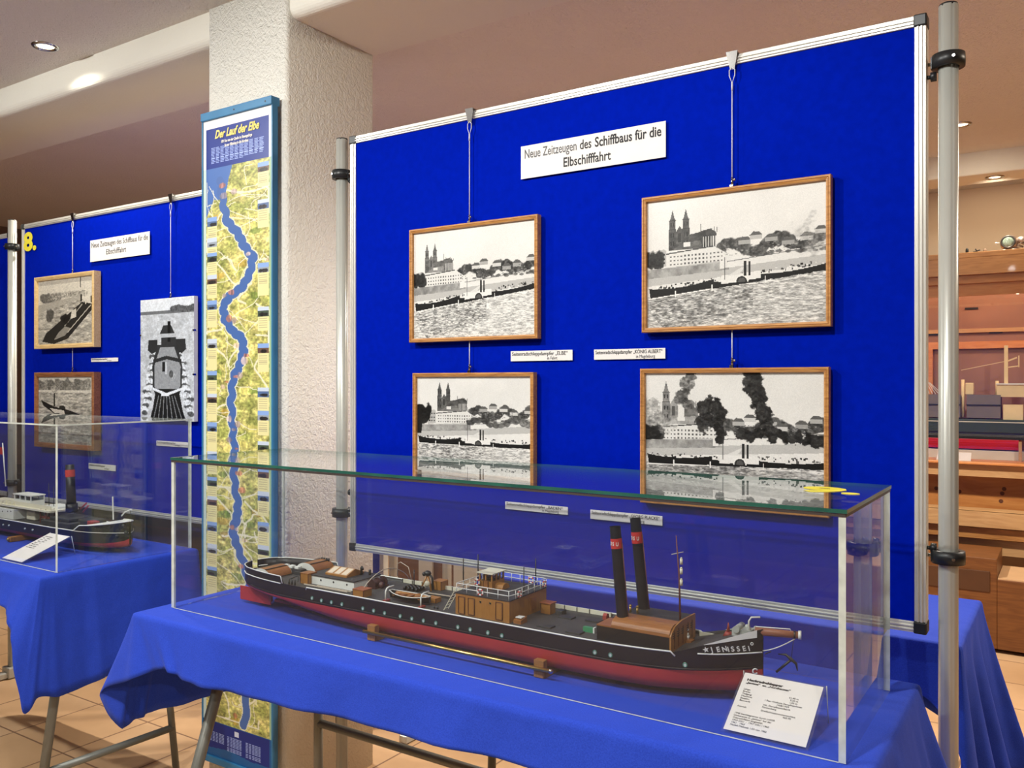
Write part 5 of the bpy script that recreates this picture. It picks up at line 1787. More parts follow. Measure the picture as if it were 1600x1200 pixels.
# hatches on the long deck
for (x, y) in ((163, 605), (263, 562), (303, 633), (395, 578)):
    q = at(800 + x / 3.077, 780 + y / 3.077, Z=DK + .004)
    MB().box(q.x - .016, q.x + .016, q.y - .010, q.y + .010, DK, DK + .0035).build('hatch', M_DECKD, S1, bevel=.0006)
q = at(921, 988, Z=DK)
gb = MB().box(q.x - .012, q.x + .012, q.y - .004, q.y + .004, DK, DK + .010).build('green_sidelight', M_GRNF, S1)
MB().box(q.x + .010, q.x + .013, q.y - .0045, q.y + .0045, DK, DK + .011).build('frame', M_WHITE, gb)
# thin black masts
for (x, yt, yb, z) in ((724, 873, 920, HT), (747, 866, 905, HT), (647, 890, 920, DK), (818.5, 886, 962, DK), (837, 873, 912, HT)):
    b_ = at(x, yb, Z=z)
    t_ = at(x, yt, Y=b_.y)
    MB().cyl((b_.x, b_.y, z), (b_.x, b_.y, t_.z), .0015, .0012, 8).build('mast_rod', M_BLACK, S1)

# boiler casing and funnels
KX0, KX1, KY0, KY1, KZ = -.752, -.606, 1.436, 1.552, .860
ks = MB().box(KX0, KX1, KY0, KY1, DK, KZ - .016).build('boiler_casing', M_HBLK, S1)
# near roof: tan, raised rounded hood
mb = MB().box(KX0, KX1, KY0 - .001, KY0 + .052, KZ - .016, KZ - .0135)
mb.build('tan_roof', M_TANX, ks)
pr = [(KY0 - .001, KZ - .0135)] + [(KY0 + .024 - .025 * math.cos(math.pi * k / 10 * .62), KZ - .0135 + .016 * math.sin(math.pi * k / 10 * .62)) for k in range(1, 11)] + [(KY0 + .052, KZ + .001), (KY0 + .052, KZ - .0135)]
MB().prism(pr, 'x', KX0 + .030, KX1).build('rounded_hood', M_TANX, ks)
MB().box(KX0 + .045, KX0 + .090, KY0 + .008, KY0 + .010, KZ - .004, KZ - .002).build('hood_handle', M_BLACK, ks)
MB().box(KX0 + .03, KX1, KY0 + .053, KY1, KZ - .018, KZ).build('black_roof', M_DECKD, ks, bevel=.001)
MB().prism([(KY0 - .001, DK), (KY1 + .001, DK), (KY1 + .001, KZ + .002), (KY0 + .052, KZ + .004), (KY0 + .02, KZ + .0), (KY0 + .004, KZ - .008), (KY0 - .001, KZ - .014)], 'x', KX1, KX1 + .003).build('end_plate', M_TAN, ks)
for yy in (1.45, 1.47, 1.49, 1.515, 1.535):
    MB().box(KX1 + .003, KX1 + .004, yy - .0005, yy + .0005, DK + .004, KZ - .006).build('plate_line', M_LINE, ks)
    for k in range(3): MB().box(KX1 + .003, KX1 + .0038, yy - .007, yy + .003, KZ - .012 - .004 * k, KZ - .0105 - .004 * k).build('louvre', M_DECKD, ks)


def funnel(x0, y0, x1, z0, z1, z_red0, z_red1, label):
    r = .0106
    P = lambda z: Vector((x0 + (x1 - x0) * (z - z0) / (z1 - z0), y0, z))
    f = MB().cyl(P(z0), P(z1), r, r * .98, 28, caps=False).cyl(P(z1 - .03), P(z1), r * .8, r * .8, 28, caps=False)
    o = f.build('funnel', M_FBLK, S1)
    MB().cyl(P(z_red0), P(z_red1), r * 1.03, r * 1.03, 28, caps=False).build('red_band', M_FRED, o)
    MB().cyl(P(z1 - .006), P(z1 - .005), r * .85, r * .85, 24).build('mouth', M_BLACK, o)
    for zz in (z0 + .075, z1 - .022): MB().cyl(P(zz), P(zz + .0015), r * 1.05, r * 1.05, 28, caps=False).build('hoop', M_FBLK, o)
    MB().tube([P(z0) + Vector((r + .0015, 0, 0)), P(z1 - .03) + Vector((r + .0015, 0, 0))], .0009, 6).build('pipe', M_ROPE, o)
    MB().cyl(P(z0 - .012), P(z0 + .008), r * 1.5, r * 1.1, 24).build('base', M_FBLK, o)
    # letters wrapped on the band, facing the viewer
    zc = (z_red0 + z_red1) / 2 - .004
    for k, ch in enumerate('DSU'):
        a = math.radians(-126 + 35 * k)
        dirv = Vector((math.cos(a), math.sin(a), 0))
        tang = Vector((-math.sin(a), math.cos(a), 0))
        R = Matrix((tang, Vector((0, 0, 1)), dirv)).transposed()
        text(ch, .0100, P(zc) + dirv * (r * 1.06) - tang * .003, M_WHITE, o, rot=R, bold=.0002, sx=.72, thick=.0002)
    return o


funnel(-.709, 1.46, -.726, .842, 1.029, .988, 1.008, '')
funnel(-.703, 1.54, -.722, .850, 1.034, .986, 1.008, '')
for (x, y) in ((985, 948), (996, 948)):
    q = at(x, y, Y=1.50)
    MB().cyl((q.x, 1.50, KZ - .002), (q.x, 1.50, KZ + .010), .0022, n=8).sphere((q.x, 1.50, KZ + .012), .0028).build('brass_whistle', M_BRASS, S1)
q = at(947, 985, Z=DK)
MB().cyl((q.x, q.y, DK), (q.x, q.y, DK + .022), .003, n=10).build('vent_stem', M_BLACK, S1)
MB().prism([(q.y - .007, DK + .022), (q.y + .007, DK + .022), (q.y + .004, DK + .032), (q.y - .002, DK + .034), (q.y - .007, DK + .030)], 'x', q.x - .004, q.x + .004).build('vent_cowl', M_REDF, S1)
# signal mast
mst = MB().tube([(-.612, 1.50, KZ), (-.614, 1.50, .94), (-.620, 1.50, 1.016)], [.0022, .0017, .0010], 8).build('signal_mast', M_ROPE, S1)
MB().bar((-.625, 1.49, .982), (-.610, 1.51, .985), .0012).build('yard', M_CREAM, mst)
for zz in (.969, .951, .930):
    MB().cyl((-.609, 1.498, zz - .005), (-.609, 1.498, zz + .005), .0028, n=10).sphere((-.609, 1.498, zz + .006), .0022).build('lantern', M_CREAM, mst)
# figure-like white bell post on a step ahead of the casing
q = at(1074, 1003, Z=DK)
MB().box(q.x - .011, q.x + .011, q.y - .009, q.y + .009, DK, DK + .005).build('step', M_TANX, S1)
MB().cyl((q.x, q.y, DK + .005), (q.x, q.y, DK + .012), .003, .0045, 10).cyl((q.x, q.y, DK + .012), (q.x, q.y, DK + .018), .004, .002, 10).sphere((q.x, q.y, DK + .023), .003).build('bell', M_WHITE, S1)
mb = MB()
for dx in (0, .008): mb.cyl((-.575 + dx, 1.47, DK), (-.575 + dx, 1.47, DK + .007), .003, n=10)
mb.box(-.580, -.562, 1.466, 1.474, DK, DK + .002)
mb.build('bow_bollards', M_DECKD, S1)
# windlass, red capstan, foredeck fittings
q = at(1140, 990, Z=DK + .006)
q = at(1138, 990, Y=1.53)
BZ = q.z - .004
MB().cyl((q.x, q.y, BZ - .02), (q.x, q.y, BZ - .0), .004, .004, 10).cyl((q.x, q.y, BZ), (q.x, q.y, BZ + .008), .010, .005, 14).cyl((q.x, q.y, BZ + .008), (q.x, q.y, BZ + .024), .0035, .001, 10).build('capstan', M_REDF, S1)
mb = MB()
wz = .853
for (dx, dy, r) in ((0, 0, .006), (.012, .006, .006), (.018, -.006, .005), (.028, .004, .006), (-.004, -.012, .004)):
    mb.sphere((-.502 + dx, 1.508 + dy, wz + .004 + r), r * .85, 10, 6)
mb.box(-.512, -.478, 1.494, 1.516, wz - .004, wz + .009)
mb.cyl((-.503, 1.490, wz + .009), (-.503, 1.524, wz + .009), .006, n=12)
mb.build('windlass', mat('windlass_grey', (168, 172, 166), .5, var=.2, vscale=60), S1)
q = at(1129, 1005, Y=1.475)
MB().sphere((q.x, q.y, q.z), .0042).build('bow_lamp', M_WHITE, S1)
MB().tube([(-.484, 1.503, .858), (-.484, 1.503, .877), (-.480, 1.504, .884), (-.465, 1.507, .886)], .0016, 8).build('bow_davit', M_WHITE, S1)
# bowsprit beam with chains and anchor
bs = MB().tube([(-.472, 1.500, .862), (-.400, 1.518, .862)], [.0072, .006], 14).build('bow_beam', mat('beam_brown', (150, 96, 72), .45), S1)
MB().cyl((-.402, 1.5175, .862), (-.397, 1.5188, .862), .0075, n=14).build('beam_end', M_WHITE, bs)
MB().cyl((-.409, 1.5155, .862), (-.406, 1.5163, .862), .0069, n=14).build('beam_band', M_BLACK, bs)
MB().tube([(-.470, 1.500, .870), (-.415, 1.514, .871), (-.413, 1.5145, .866)], .0009, 6).build('beam_rail', M_WHITE, bs)
pts = []
for k in range(9):
    t_ = k / 8
    pts.append((-.462 + .055 * t_, 1.499 + .017 * t_, .829 + .026 * t_ ** 1.6))
MB().tube(pts, .0010, 6).build('bobstay', M_WHITE, bs)
a0 = at(1237, 1032, Y=1.515); a1 = at(1214, 1050, Y=1.515)
an = MB().tube([at(1213, 1050, Y=1.513), at(1236, 1031, Y=1.515)], .0022, 8)
an.tube([at(1216, 1022, Y=1.515), at(1228, 1023, Y=1.515), at(1237, 1031, Y=1.515), at(1244, 1037, Y=1.515), at(1246, 1048, Y=1.515)], [.0010, .0022, .0032, .0024, .0010], 8)
an.tube([at(1236, 1031, Y=1.515), (-.409, 1.5155, .856)], .0006, 6)
an.build('anchor', M_BLACK, S1)
MB().tube([at(1195, 1022, Y=1.50), at(1205, 1018, Y=1.505)], .001, 6).build('bow_chain', M_BLACK, S1)

# stand: two oak blocks joined by a brass rod
st = thing('model_stand', 'two small oak blocks joined by a brass rod, carrying the main tug model', 'stand', (-1.07, 1.40, TZ))
for (xa, xb) in ((577, 592), (843, 858)):
    q = at((xa + xb) / 2, 1000 if xa < 700 else 1055, Z=TZ)
    MB().box(q.x - .0125, q.x + .0125, 1.392, 1.60, TZ + .001, TZ + .011).build('cross_bar', M_OAKB, st)
    MB().box(q.x - .011, q.x + .011, 1.388, 1.402, TZ + .001, TZ + .034).build('block', M_OAKB, st, bevel=.0008)
q = at(850, 1053, Z=TZ)
MB().cyl((-1.295, 1.383, TZ + .020), (q.x + .032, 1.383, TZ + .020), .0036, n=14).build('brass_rod', M_BRASS, st)
MB().sphere((q.x + .034, 1.383, TZ + .020), .0048).build('rod_knob', M_CHROME, st)

# ------------------------------------------------------------------ the left ship model
S2 = thing('ship_model', 'tug model with white deckhouses and one red-banded funnel in the left case', 'model ship', (-3.1, 1.66, TZ))
YD = 1.66
DL = .804
ST2 = [(-4.04, .01, .812, .778, .770), (-3.98, .06, .810, .775, .762), (-3.88, .083, .808, .773, .758), (-2.90, .086, .808, .773, .754), (-2.775, .083, .809, .772, .754),
       (-2.745, .080, .828, .772, .754), (-2.70, .071, .831, .773, .755), (-2.65, .052, .836, .775, .756), (-2.615, .030, .841, .779, .759), (-2.595, .013, .844, .784, .764), (-2.586, .003, .846, .79, .772)]
up, lo, dk = MB(), MB(), MB()
ru, rl, rd = [], [], []
xs = []
for k in range(len(ST2) - 1):
    for j in range(4): xs.append(ST2[k][0] + (ST2[k + 1][0] - ST2[k][0]) * j / 4)
xs.append(ST2[-1][0])
for x in xs:
    b, zg, zb, zk = interp(ST2, x)
    ru.append([(x, YD - b, zg), (x, YD - b * .98, (zg + zb) / 2), (x, YD - b * .95, zb)])
    rl.append([(x, YD - b * .95, zb), (x, YD - b * .85, zk + .006), (x, YD - b * .5, zk), (x, YD, zk), (x, YD + b * .5, zk), (x, YD + b * .85, zk + .006), (x, YD + b * .95, zb)])
    rd.append([(x, YD - max(b - .002, .0005), min(zg, DL) - .002), (x, YD + max(b - .002, .0005), min(zg, DL) - .002)])
up.loft(ru).loft([[(p[0], 2 * YD - p[1], p[2]) for p in r] for r in ru])
up.build('hull', M_HBLK, S2, fixn=False); lo.loft(rl).build('bottom', M_HRED, S2, fixn=False); dk.loft(rd).build('deck', M_DECK, S2, fixn=False)
for s in (-1, 1):
    MB().tube([(x, YD + s * interp(ST2, x)[0], interp(ST2, x)[1] + .001) for x in xs[8:]], .002, 6).build('white_rail', M_WHITE, S2)
    MB().tube([(x, YD + s * (interp(ST2, x)[0] + .001), .8095) for x in xs[16:]], .0012, 6).build('white_line', M_CREAM, S2)
mb = MB()
rr = []
for k in range(12):
    x = -2.742 + .0137 * k
    b, zg, _, _ = interp(ST2, x)
    rr.append([(x, YD - b, zg), (x, YD + b, zg)])
mb.loft(rr).build('foredeck', M_WHITE, S2, fixn=False)
for (x, y) in ((5, 820), (14, 821), (39, 826), (51, 828)):
    q = at(x, y, Y=YD - .0905)
    MB().cyl((q.x, q.y - .002, q.z), (q.x, q.y + .002, q.z), .003, n=12).build('porthole', M_PGL, S2)
# superstructure
y0, y1 = YD - .055, YD + .055
dh = at(20, 810, Y=y0); dh1 = at(82, 810, Y=y0)


def xat(px, yv): return at(px, 700, Y=yv).x
def zat(px, py, yv): return at(px, py, Y=yv).z


a = MB().box(-3.5, xat(21, y0), y0, y1, DL, zat(10, 795, y0)).build('white_cabin', M_WHITE, S2)
for px in (4, 12, 17):
    q = at(px, 799, Y=y0)
    MB().cyl((q.x, y0 - .001, q.z), (q.x, y0 + .001, q.z), .0025, n=10).build('porthole', M_BLACK, a)
MB().box(xat(30, y0 + .04), xat(38, y0 + .04), y0 + .04, y1, DL, DL + .055).build('cream_cabin', M_CREAM, S2)
MB().box(xat(41, y0 + .03), xat(54, y0 + .03), y0 + .03, y1 - .02, DL, DL + .034).build('white_locker', M_CREAM, S2, bevel=.003)
MB().box(xat(56, y0 + .05), xat(62, y0 + .05), y0 + .05, y1 - .02, DL, DL + .03).build('locker', M_CREAM, S2, bevel=.003)
MB().box(xat(68, y0 + .05), xat(90, y0 + .05), y0 + .05, y1, DL, DL + .055).build('white_cabin', M_WHITE, S2)
MB().box(xat(53, y0 + .06), xat(66, y0 + .06), y0 + .06, y1, DL + .028, DL + .045).build('brown_box', M_REDF, S2)
MB().box(-3.5, xat(84, y0 + .02), y0 + .005, y1, zat(10, 792, y0), zat(10, 792, y0) + .006).build('bridge_deck', M_CREAM, S2)
zb = zat(10, 792, y0) + .006
MB().box(xat(22, y0 + .05), xat(84, y0 + .03), y0 + .02, y0 + .022, zb, zb + .014).build('bridge_screen', M_CREAM, S2)
wx0, wx1 = xat(22, y0 + .03), xat(48, y0 + .03)
w = MB().box(wx0, wx1, y0 + .03, y0 + .08, zb, zb + .020).build('wheelhouse', M_WHITE, S2)
mb = MB()
for k in range(4):
    x = wx0 + (wx1 - wx0 - .003) * k / 3
    for yy in (y0 + .03, y0 + .077): mb.box(x, x + .003, yy, yy + .003, zb + .02, zb + .036)
mb.build('window_post', M_WHITE, w)
MB().box(wx0 + .002, wx1 - .002, y0 + .033, y0 + .077, zb + .02, zb + .036).build('window_glass', pane_mat('model_glass', (.75, .78, .8)), w)
MB().box(wx0 - .003, wx1 + .003, y0 + .027, y0 + .083, zb + .036, zb + .040).build('roof', M_WHITE, w, bevel=.001)
for k in range(4):
    MB().box(xat(2 + 6 * k, y0 + .02), xat(5 + 6 * k, y0 + .02), y0 + .015, y0 + .03, zb, zb + .010).build('bridge_fitting', M_CREAM, S2)
# casing and funnel
q0, q1 = xat(63, YD - .05), xat(150, YD - .02)
MB().box(-3.02, -2.84, YD - .06, YD + .05, DL, DL + .018).build('boiler_casing', M_DECKD, S2, bevel=.003)
MB().box(-2.99, -2.87, YD - .045, YD + .045, DL + .018, DL + .030).build('upper_casing', M_DECKD, S2, bevel=.003)
MB().box(-2.86, -2.78, YD - .02, YD + .04, DL, DL + .03).build('forward_hood', M_DECKD, S2, bevel=.006)
MB().box(-2.785, -2.75, YD - .03, YD - .005, DL + .012, DL + .030).build('red_hatch', M_REDF, S2, bevel=.002)
fb = at(112, 800, Y=YD); ft = at(109, 726, Y=YD)
r = .0155
P = lambda z: Vector((fb.x + (ft.x - fb.x) * (z - fb.z) / (ft.z - fb.z), YD, z))
fo = MB().cyl(P(fb.z), P(ft.z), r * 1.05, r * .9, 28).build('funnel', M_FBLK, S2)
MB().cyl(P(ft.z - .042), P(ft.z - .018), r * 1.02, r * 1.02, 28, caps=False).build('red_band', M_FRED, fo)
d_ = Vector((-.75, -.65, 0)).normalized()
MB().cyl(P(fb.z), P(fb.z) + Vector((0, 0, .03)), r * 1.25, r * 1.25, 24).build('base', M_FBLK, fo)
MB().tube([P(fb.z) + Vector((-r - .003, 0, 0)), P(ft.z - .045) + Vector((-r - .003, 0, 0))], .0012, 6).build('pipe', M_REDF, fo)
MB().add([P(ft.z - .034) + d_ * (r * 1.05) + Vector(v) for v in ((-.003, .003, 0), (.003, -.003, 0), (.003, -.003, .012), (-.003, .003, .012))], [(0, 1, 2, 3)]).build('white_letter', M_WHITE, fo)
# winch, davits, chair-like frame
c = at(72, 806, Y=YD - .03)
mb = MB()
for dx in (-.02, .02):
    for dy in (-.01, .02): mb.bar((c.x + dx, c.y + dy, DL), (c.x + dx * .8, c.y + dy, DL + .05), .003)
mb.bar((c.x - .02, c.y, DL + .05), (c.x + .02, c.y, DL + .05), .004).bar((c.x - .03, c.y, DL + .02), (c.x + .03, c.y, DL + .02), .008)
mb.build('winch_frame', M_ROPE, S2)
for (a_, b_) in (((126, 795), (135, 786)), ((130, 800), (138, 790))):
    MB().tube([at(a_[0], a_[1], Y=YD), at(b_[0], b_[1], Y=YD)], .003, 6).build('davit', M_REDF, S2)
MB().tube([at(77, 800, Y=YD), at(76, 755, Y=YD)], .0012, 6).build('mast_rod', M_BLACK, S2)
MB().tube([at(84, 800, Y=YD), at(84, 760, Y=YD)], .0012, 6).build('mast_rod', M_BLACK, S2)
MB().bar(at(177, 812, Y=YD), at(176, 776, Y=YD), .004, .002).build('jackstaff', M_WHITE, S2)
MB().tube([at(190, 806, Y=YD), at(195, 800, Y=YD), at(206, 796, Y=YD)], .0022, 6).build('bow_davit', M_WHITE, S2)
MB().tube([at(203, 797, Y=YD), at(205, 806, Y=YD)], .0008, 6).build('davit_line', M_BLACK, S2)
mb = MB()
for k, (x, y) in enumerate(((193, 822), (197, 832), (183, 838))):
    q = at(x, y, Y=YD - .03); mb.sphere(q, .006, 8, 6)
mb.build('anchor_fitting', M_BLACK, S2)
fp = at(8, 758, Y=YD - .02)
pole_ = MB().tube([at(4, 692, Y=YD), at(9, 760, Y=YD)], .0022, 8).build('flag_pole', M_WHITE, S2)
p0, p1 = at(-16, 704, Y=YD), at(5, 699, Y=YD)
fl = MB()
fl.loft([[(p0.x + (p1.x - p0.x) * k / 8, YD + .004 * math.sin(k), p1.z - .000), (p0.x + (p1.x - p0.x) * k / 8, YD + .004 * math.sin(k + 1), p1.z - .028)] for k in range(9)])
fl.build('flag', M_FRED, pole_, fixn=False)
st = thing('model_stand', 'oak block carrying the left tug model behind the card', 'stand', (-2.99, 1.56, TZ))
q = at(9, 848, Z=TZ)
MB().box(q.x - .012, q.x + .012, q.y + .01, q.y + .12, TZ + .001, TZ + .018).build('block', M_OAKB, st, bevel=.002)
MB().sphere((q.x + .002, q.y + .006, TZ + .010), .005).build('knob', M_BRASS, st)

# ------------------------------------------------------------------ far wooden showcase and benches at the back wall
W_X = wood('showcase_wood', (176, 126, 72), (150, 102, 54), 'x', 4, .4, .1)
W_X2 = wood('showcase_wood_pale', (196, 158, 112), (176, 136, 92), 'x', 3, .45)
W_O = wood('showcase_wood_lit', (216, 150, 92), (196, 124, 70), 'x', 4, .4)  # showcase wood with its warm inside light put into the colour
W_Z = wood('pine_board', (200, 138, 74), (176, 110, 54), 'x', 2, .45)
FX0, FX1, FY0, FY1 = -1.4, .9, 5.30, 5.80
sc_ = thing('showcase', 'glazed wooden showcase against the back wall, right of the near pole', 'showcase', ((FX0 + FX1) / 2, 5.5, 0))


def zf(y, yv=5.3, x=1530): return at(x, y, Y=yv).z


zt, z1_, z2_, z3_, z4_, z5_ = zf(393), zf(428), zf(441), zf(460), zf(706), zf(722)
MB().box(FX0, FX1, FY0, FY1, zt - .03, zt).build('top_board', W_X, sc_, bevel=.003)
MB().box(FX0, FX1, FY0, FY0 + .03, z1_, zt - .03).build('fascia', W_X, sc_)
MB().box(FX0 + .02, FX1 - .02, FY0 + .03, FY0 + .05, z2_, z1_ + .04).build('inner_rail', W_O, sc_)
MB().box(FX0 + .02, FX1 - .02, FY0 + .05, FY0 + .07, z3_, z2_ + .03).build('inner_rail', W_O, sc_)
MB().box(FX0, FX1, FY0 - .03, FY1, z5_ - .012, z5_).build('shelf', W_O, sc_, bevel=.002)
MB().box(FX0 + .02, FX1 - .02, FY1 - .03, FY1 - .005, z5_, zt - .03).build('back_panel', mat('back_panel_grey', (150, 112, 96), .7, var=.15, vscale=3), sc_)
for xx in (FX0, -.575, FX1 - .03):
    pass
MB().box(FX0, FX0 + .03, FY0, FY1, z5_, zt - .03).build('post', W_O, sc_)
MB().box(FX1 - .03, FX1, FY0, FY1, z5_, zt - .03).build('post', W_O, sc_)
pxx = at(1449, 600, Y=FY1 - .05)
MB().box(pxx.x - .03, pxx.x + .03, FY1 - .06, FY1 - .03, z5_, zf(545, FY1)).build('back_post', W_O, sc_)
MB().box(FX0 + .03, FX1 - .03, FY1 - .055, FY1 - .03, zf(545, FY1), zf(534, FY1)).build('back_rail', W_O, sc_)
MB().box(FX0 + .03, FX1 - .03, FY1 - .05, FY1 - .03, zf(520, FY1), zf(514, FY1)).build('back_rail', W_X2, sc_)
slab('front_glass', (FX0 + .03, FX1 - .03, FY0 + .012, FY0 + .018, z5_, z1_ + .02), 'y', pane_mat('showcase_glass', (.9, .9, .9), 1.0, .01), M_EDGEW, sc_)
for (px, py) in ((1590, 455), (1441, 511)):
    q = at(px, py, Y=5.45)
    b_ = MB().sphere(q, .016, 12, 8).build('lamp_bulb', mat('showcase_bulb', (255, 236, 200), .5, emit=10, var=.01), sc_)
    MB().cyl((q.x, q.y, q.z + .01), (q.x, q.y, zt - .03), .005, n=8).build('lamp_holder', M_BLACK, b_)
for xx in (-.9, -.35, .3):
    l = bpy.data.lights.new('showcase_lamp', 'POINT'); l.energy = 7; l.color = (1, .80, .56); l.shadow_soft_size = .03
    lo_ = bpy.data.objects.new('showcase_lamp', l); COL.objects.link(lo_); lo_.location = (xx, 5.42, zt - .12)
for (px, py) in ((1518, 482), (1460, 522), (1556, 519)):
    q = at(px, py, Y=FY1 - .035)
    MB().box(q.x - .035, q.x + .035, q.y - .004, q.y + .002, q.z - .006, q.z + .006).build('vent_slot', M_BLACK, sc_)
# lower part: plinth boards
MB().box(FX0, FX1, FY0 + .01, FY0 + .04, zf(745), z5_ - .012).build('lower_rail', W_X2, sc_)
MB().box(FX0 + .02, FX1 - .3, FY0 + .14, FY0 + .17, zf(800), zf(745)).build('knotty_board', W_Z, sc_)
for (px, py) in ((1569, 764), (1566, 771), (1564, 783), (1463, 763), (1499, 768)):
    q = at(px, py, Y=FY0 + .139)
    MB().cyl((q.x, q.y - .001, q.z), (q.x, q.y + .001, q.z), .011, n=12).build('knot', mat('knot_brown', (96, 52, 28), .6), sc_)
for xx in (-1.2, .5): MB().box(xx - .04, xx + .04, FY0 + .06, FY0 + .13, 0, z5_ - .012).build('leg', W_X, sc_, bevel=.003)

# low pale bench in front of the showcase
bn = thing('bench', 'pale planked wooden bench before the far showcase', 'bench', (-.3, 5.2, 0))
def zz(y, yv, x=1540): return at(x, y, Y=yv).z
t1 = zz(800, 5.12)
MB().box(-1.4, .9, 5.12, 5.28, t1 - .02, t1).build('bench_top', W_X2, bn, bevel=.003)
MB().box(-1.4, .9, 5.115, 5.14, zz(824, 5.12), t1).build('apron', W_X2, bn)
MB().box(-1.4, .9, 5.15, 5.18, zz(842, 5.15), zz(826, 5.15)).build('lower_rail', W_X, bn)
MB().box(-1.3, .85, 5.19, 5.21, zz(866, 5.19), zz(843, 5.19)).build('front_board', W_X2, bn)
for xx in (-1.38, .82): MB().box(xx, xx + .06, 5.15, 5.27, 0, t1 - .02).build('leg', W_X, bn)

# stepped brown storage chest, nearer
ch = thing('wooden_chest', 'brown stepped wooden chest behind the far blue tablecloth', 'chest', (-.4, 4.9, 0))
CY = 4.72
q = at(1558, 877, Y=CY)
ztop_ = at(1500, 868, Y=CY).z
W_D = wood('chest_brown', (128, 82, 42), (104, 62, 30), 'x', 4, .45)
MB().box(-1.7, q.x, CY, CY + .35, .02, ztop_).build('body', W_D, ch, bevel=.004)
MB().box(-1.68, q.x - .03, CY - .005, CY, at(1500, 920, Y=CY).z, at(1500, 888, Y=CY).z).build('front_panel', mat('chest_dark', (84, 52, 28), .55), ch, bevel=.002)
zlow = at(1580, 908, Y=CY).z
MB().box(q.x, .9, CY, CY + .35, .02, zlow).build('low_body', W_D, ch, bevel=.004)
MB().box(q.x + .002, .9, CY + .005, CY + .35, zlow, zlow + .006).build('lid', mat('chest_lid_tile', (214, 176, 134), .4, var=.1, vscale=5), ch)
MB().cyl((q.x + .14, CY, zlow - .14), (q.x + .14, CY - .012, zlow - .14), .008, n=12).build('knob', M_BLACK, ch)

# ship in the showcase
S3 = thing('ship_model', 'large dredger model with green and red hull inside the far showcase', 'model ship', (-.35, 5.52, z5_))
Y3 = 5.48


def fx(px, yv=Y3): return at(px, 600, Y=yv).x
def fz(py, px=1530, yv=Y3): return at(px, py, Y=yv).z


M_GREEN = mat('dredger_green', (46, 62, 46), .5)
M_RED3 = mat('dredger_red', (196, 24, 48), .4)
M_GREY3 = mat('dredger_grey', (108, 100, 98), .6)
M_CR3 = mat('dredger_cream', (232, 210, 160), .5)
XA, XB = fx(1425), fx(1640)
MB().box(XA, XB, Y3, Y3 + .2, fz(676), fz(655)).build('hull', M_GREEN, S3, bevel=.004)
MB().box(XA, XB, Y3 + .004, Y3 + .196, fz(686), fz(676)).build('hull_band', M_BLACK, S3)
mb = MB()
prof = [(Y3 + .004, fz(686)), (Y3 + .004, fz(692)), (Y3 + .02, fz(702)), (Y3 + .18, fz(702)), (Y3 + .196, fz(692)), (Y3 + .196, fz(686))]
mb.prism(prof, 'x', XA, fx(1592)).build('bottom', M_RED3, S3, bevel=.003)
for (a_, b_) in ((1449, 1500), (1510, 1563)):
    g = MB().prism([(Y3 + .01, fz(653)), (Y3 + .14, fz(653)), (Y3 + .13, fz(617)), (Y3 + .02, fz(617))], 'x', fx(a_), fx(b_)).build('hopper', M_GREY3, S3)
    MB().box(fx(a_) - .001, fx(b_) + .001, Y3 + .008, Y3 + .012, fz(634), fz(632)).build('seam', M_BLACK, g)
MB().box(fx(1567), fx(1598), Y3 + .02, Y3 + .12, fz(655), fz(632)).build('deckhouse', M_CR3, S3)
MB().box(fx(1557), fx(1610), Y3 + .03, Y3 + .14, fz(620), fz(600)).build('gantry_house', M_CR3, S3)
MB().box(fx(1556), fx(1612), Y3 + .02, Y3 + .15, fz(601), fz(599)).build('gantry_deck', M_WHITE, S3)
MB().box(fx(1568), fx(1574), Y3 + .05, Y3 + .07, fz(602), fz(540)).build('mast', M_CR3, S3)
mb = MB()
mb.bar((fx(1574), Y3 + .06, fz(564)), (fx(1588), Y3 + .06, fz(559)), .008).bar((fx(1574), Y3 + .06, fz(574)), (fx(1591), Y3 + .06, fz(572)), .006).bar((fx(1591), Y3 + .06, fz(574)), (fx(1591), Y3 + .06, fz(556)), .006)
mb.build('crane_arm', M_CR3, S3)
MB().bar((fx(1500), Y3 + .06, fz(578)), (fx(1568), Y3 + .06, fz(565)), .003).build('stay_wire', M_CR3, S3)
MB().cyl((fx(1503), Y3 + .05, fz(653)), (fx(1503), Y3 + .05, fz(593)), .009, n=12).build('vent_post', M_CR3, S3)
MB().box(fx(1507), fx(1520), Y3 + .04, Y3 + .09, fz(617), fz(598)).build('winch_house', M_CR3, S3, bevel=.005)
MB().cyl((fx(1557), Y3 + .05, fz(617)), (fx(1557), Y3 + .05, fz(595)), .009, n=12).build('vent_post', M_CR3, S3)
mb = MB()
for k in range(5): mb.bar((fx(1443 + 2 * k), Y3 + .05, fz(594 + k)), (fx(1450 + 5 * k), Y3 + .05, fz(616)), .003)
mb.build('boom_wires', M_WHITE, S3)
MB().box(XA, XB, Y3 - .0015, Y3, fz(660), fz(658.5)).build('side_line', M_CREAM, S3)
MB().box(fx(1430), fx(1600), Y3 + .02, Y3 + .16, z5_, fz(704)).build('cradle', M_CREAM, S3)
MB().box(fx(1592), fx(1597), Y3 - .03, Y3 + .0, z5_, fz(688)).build('cradle_post', W_X2, S3)
cdd = thing('information_card', 'cream card on the showcase shelf, half hidden by the near pole', 'card', (fx(1490, 5.33), 5.33, z5_))
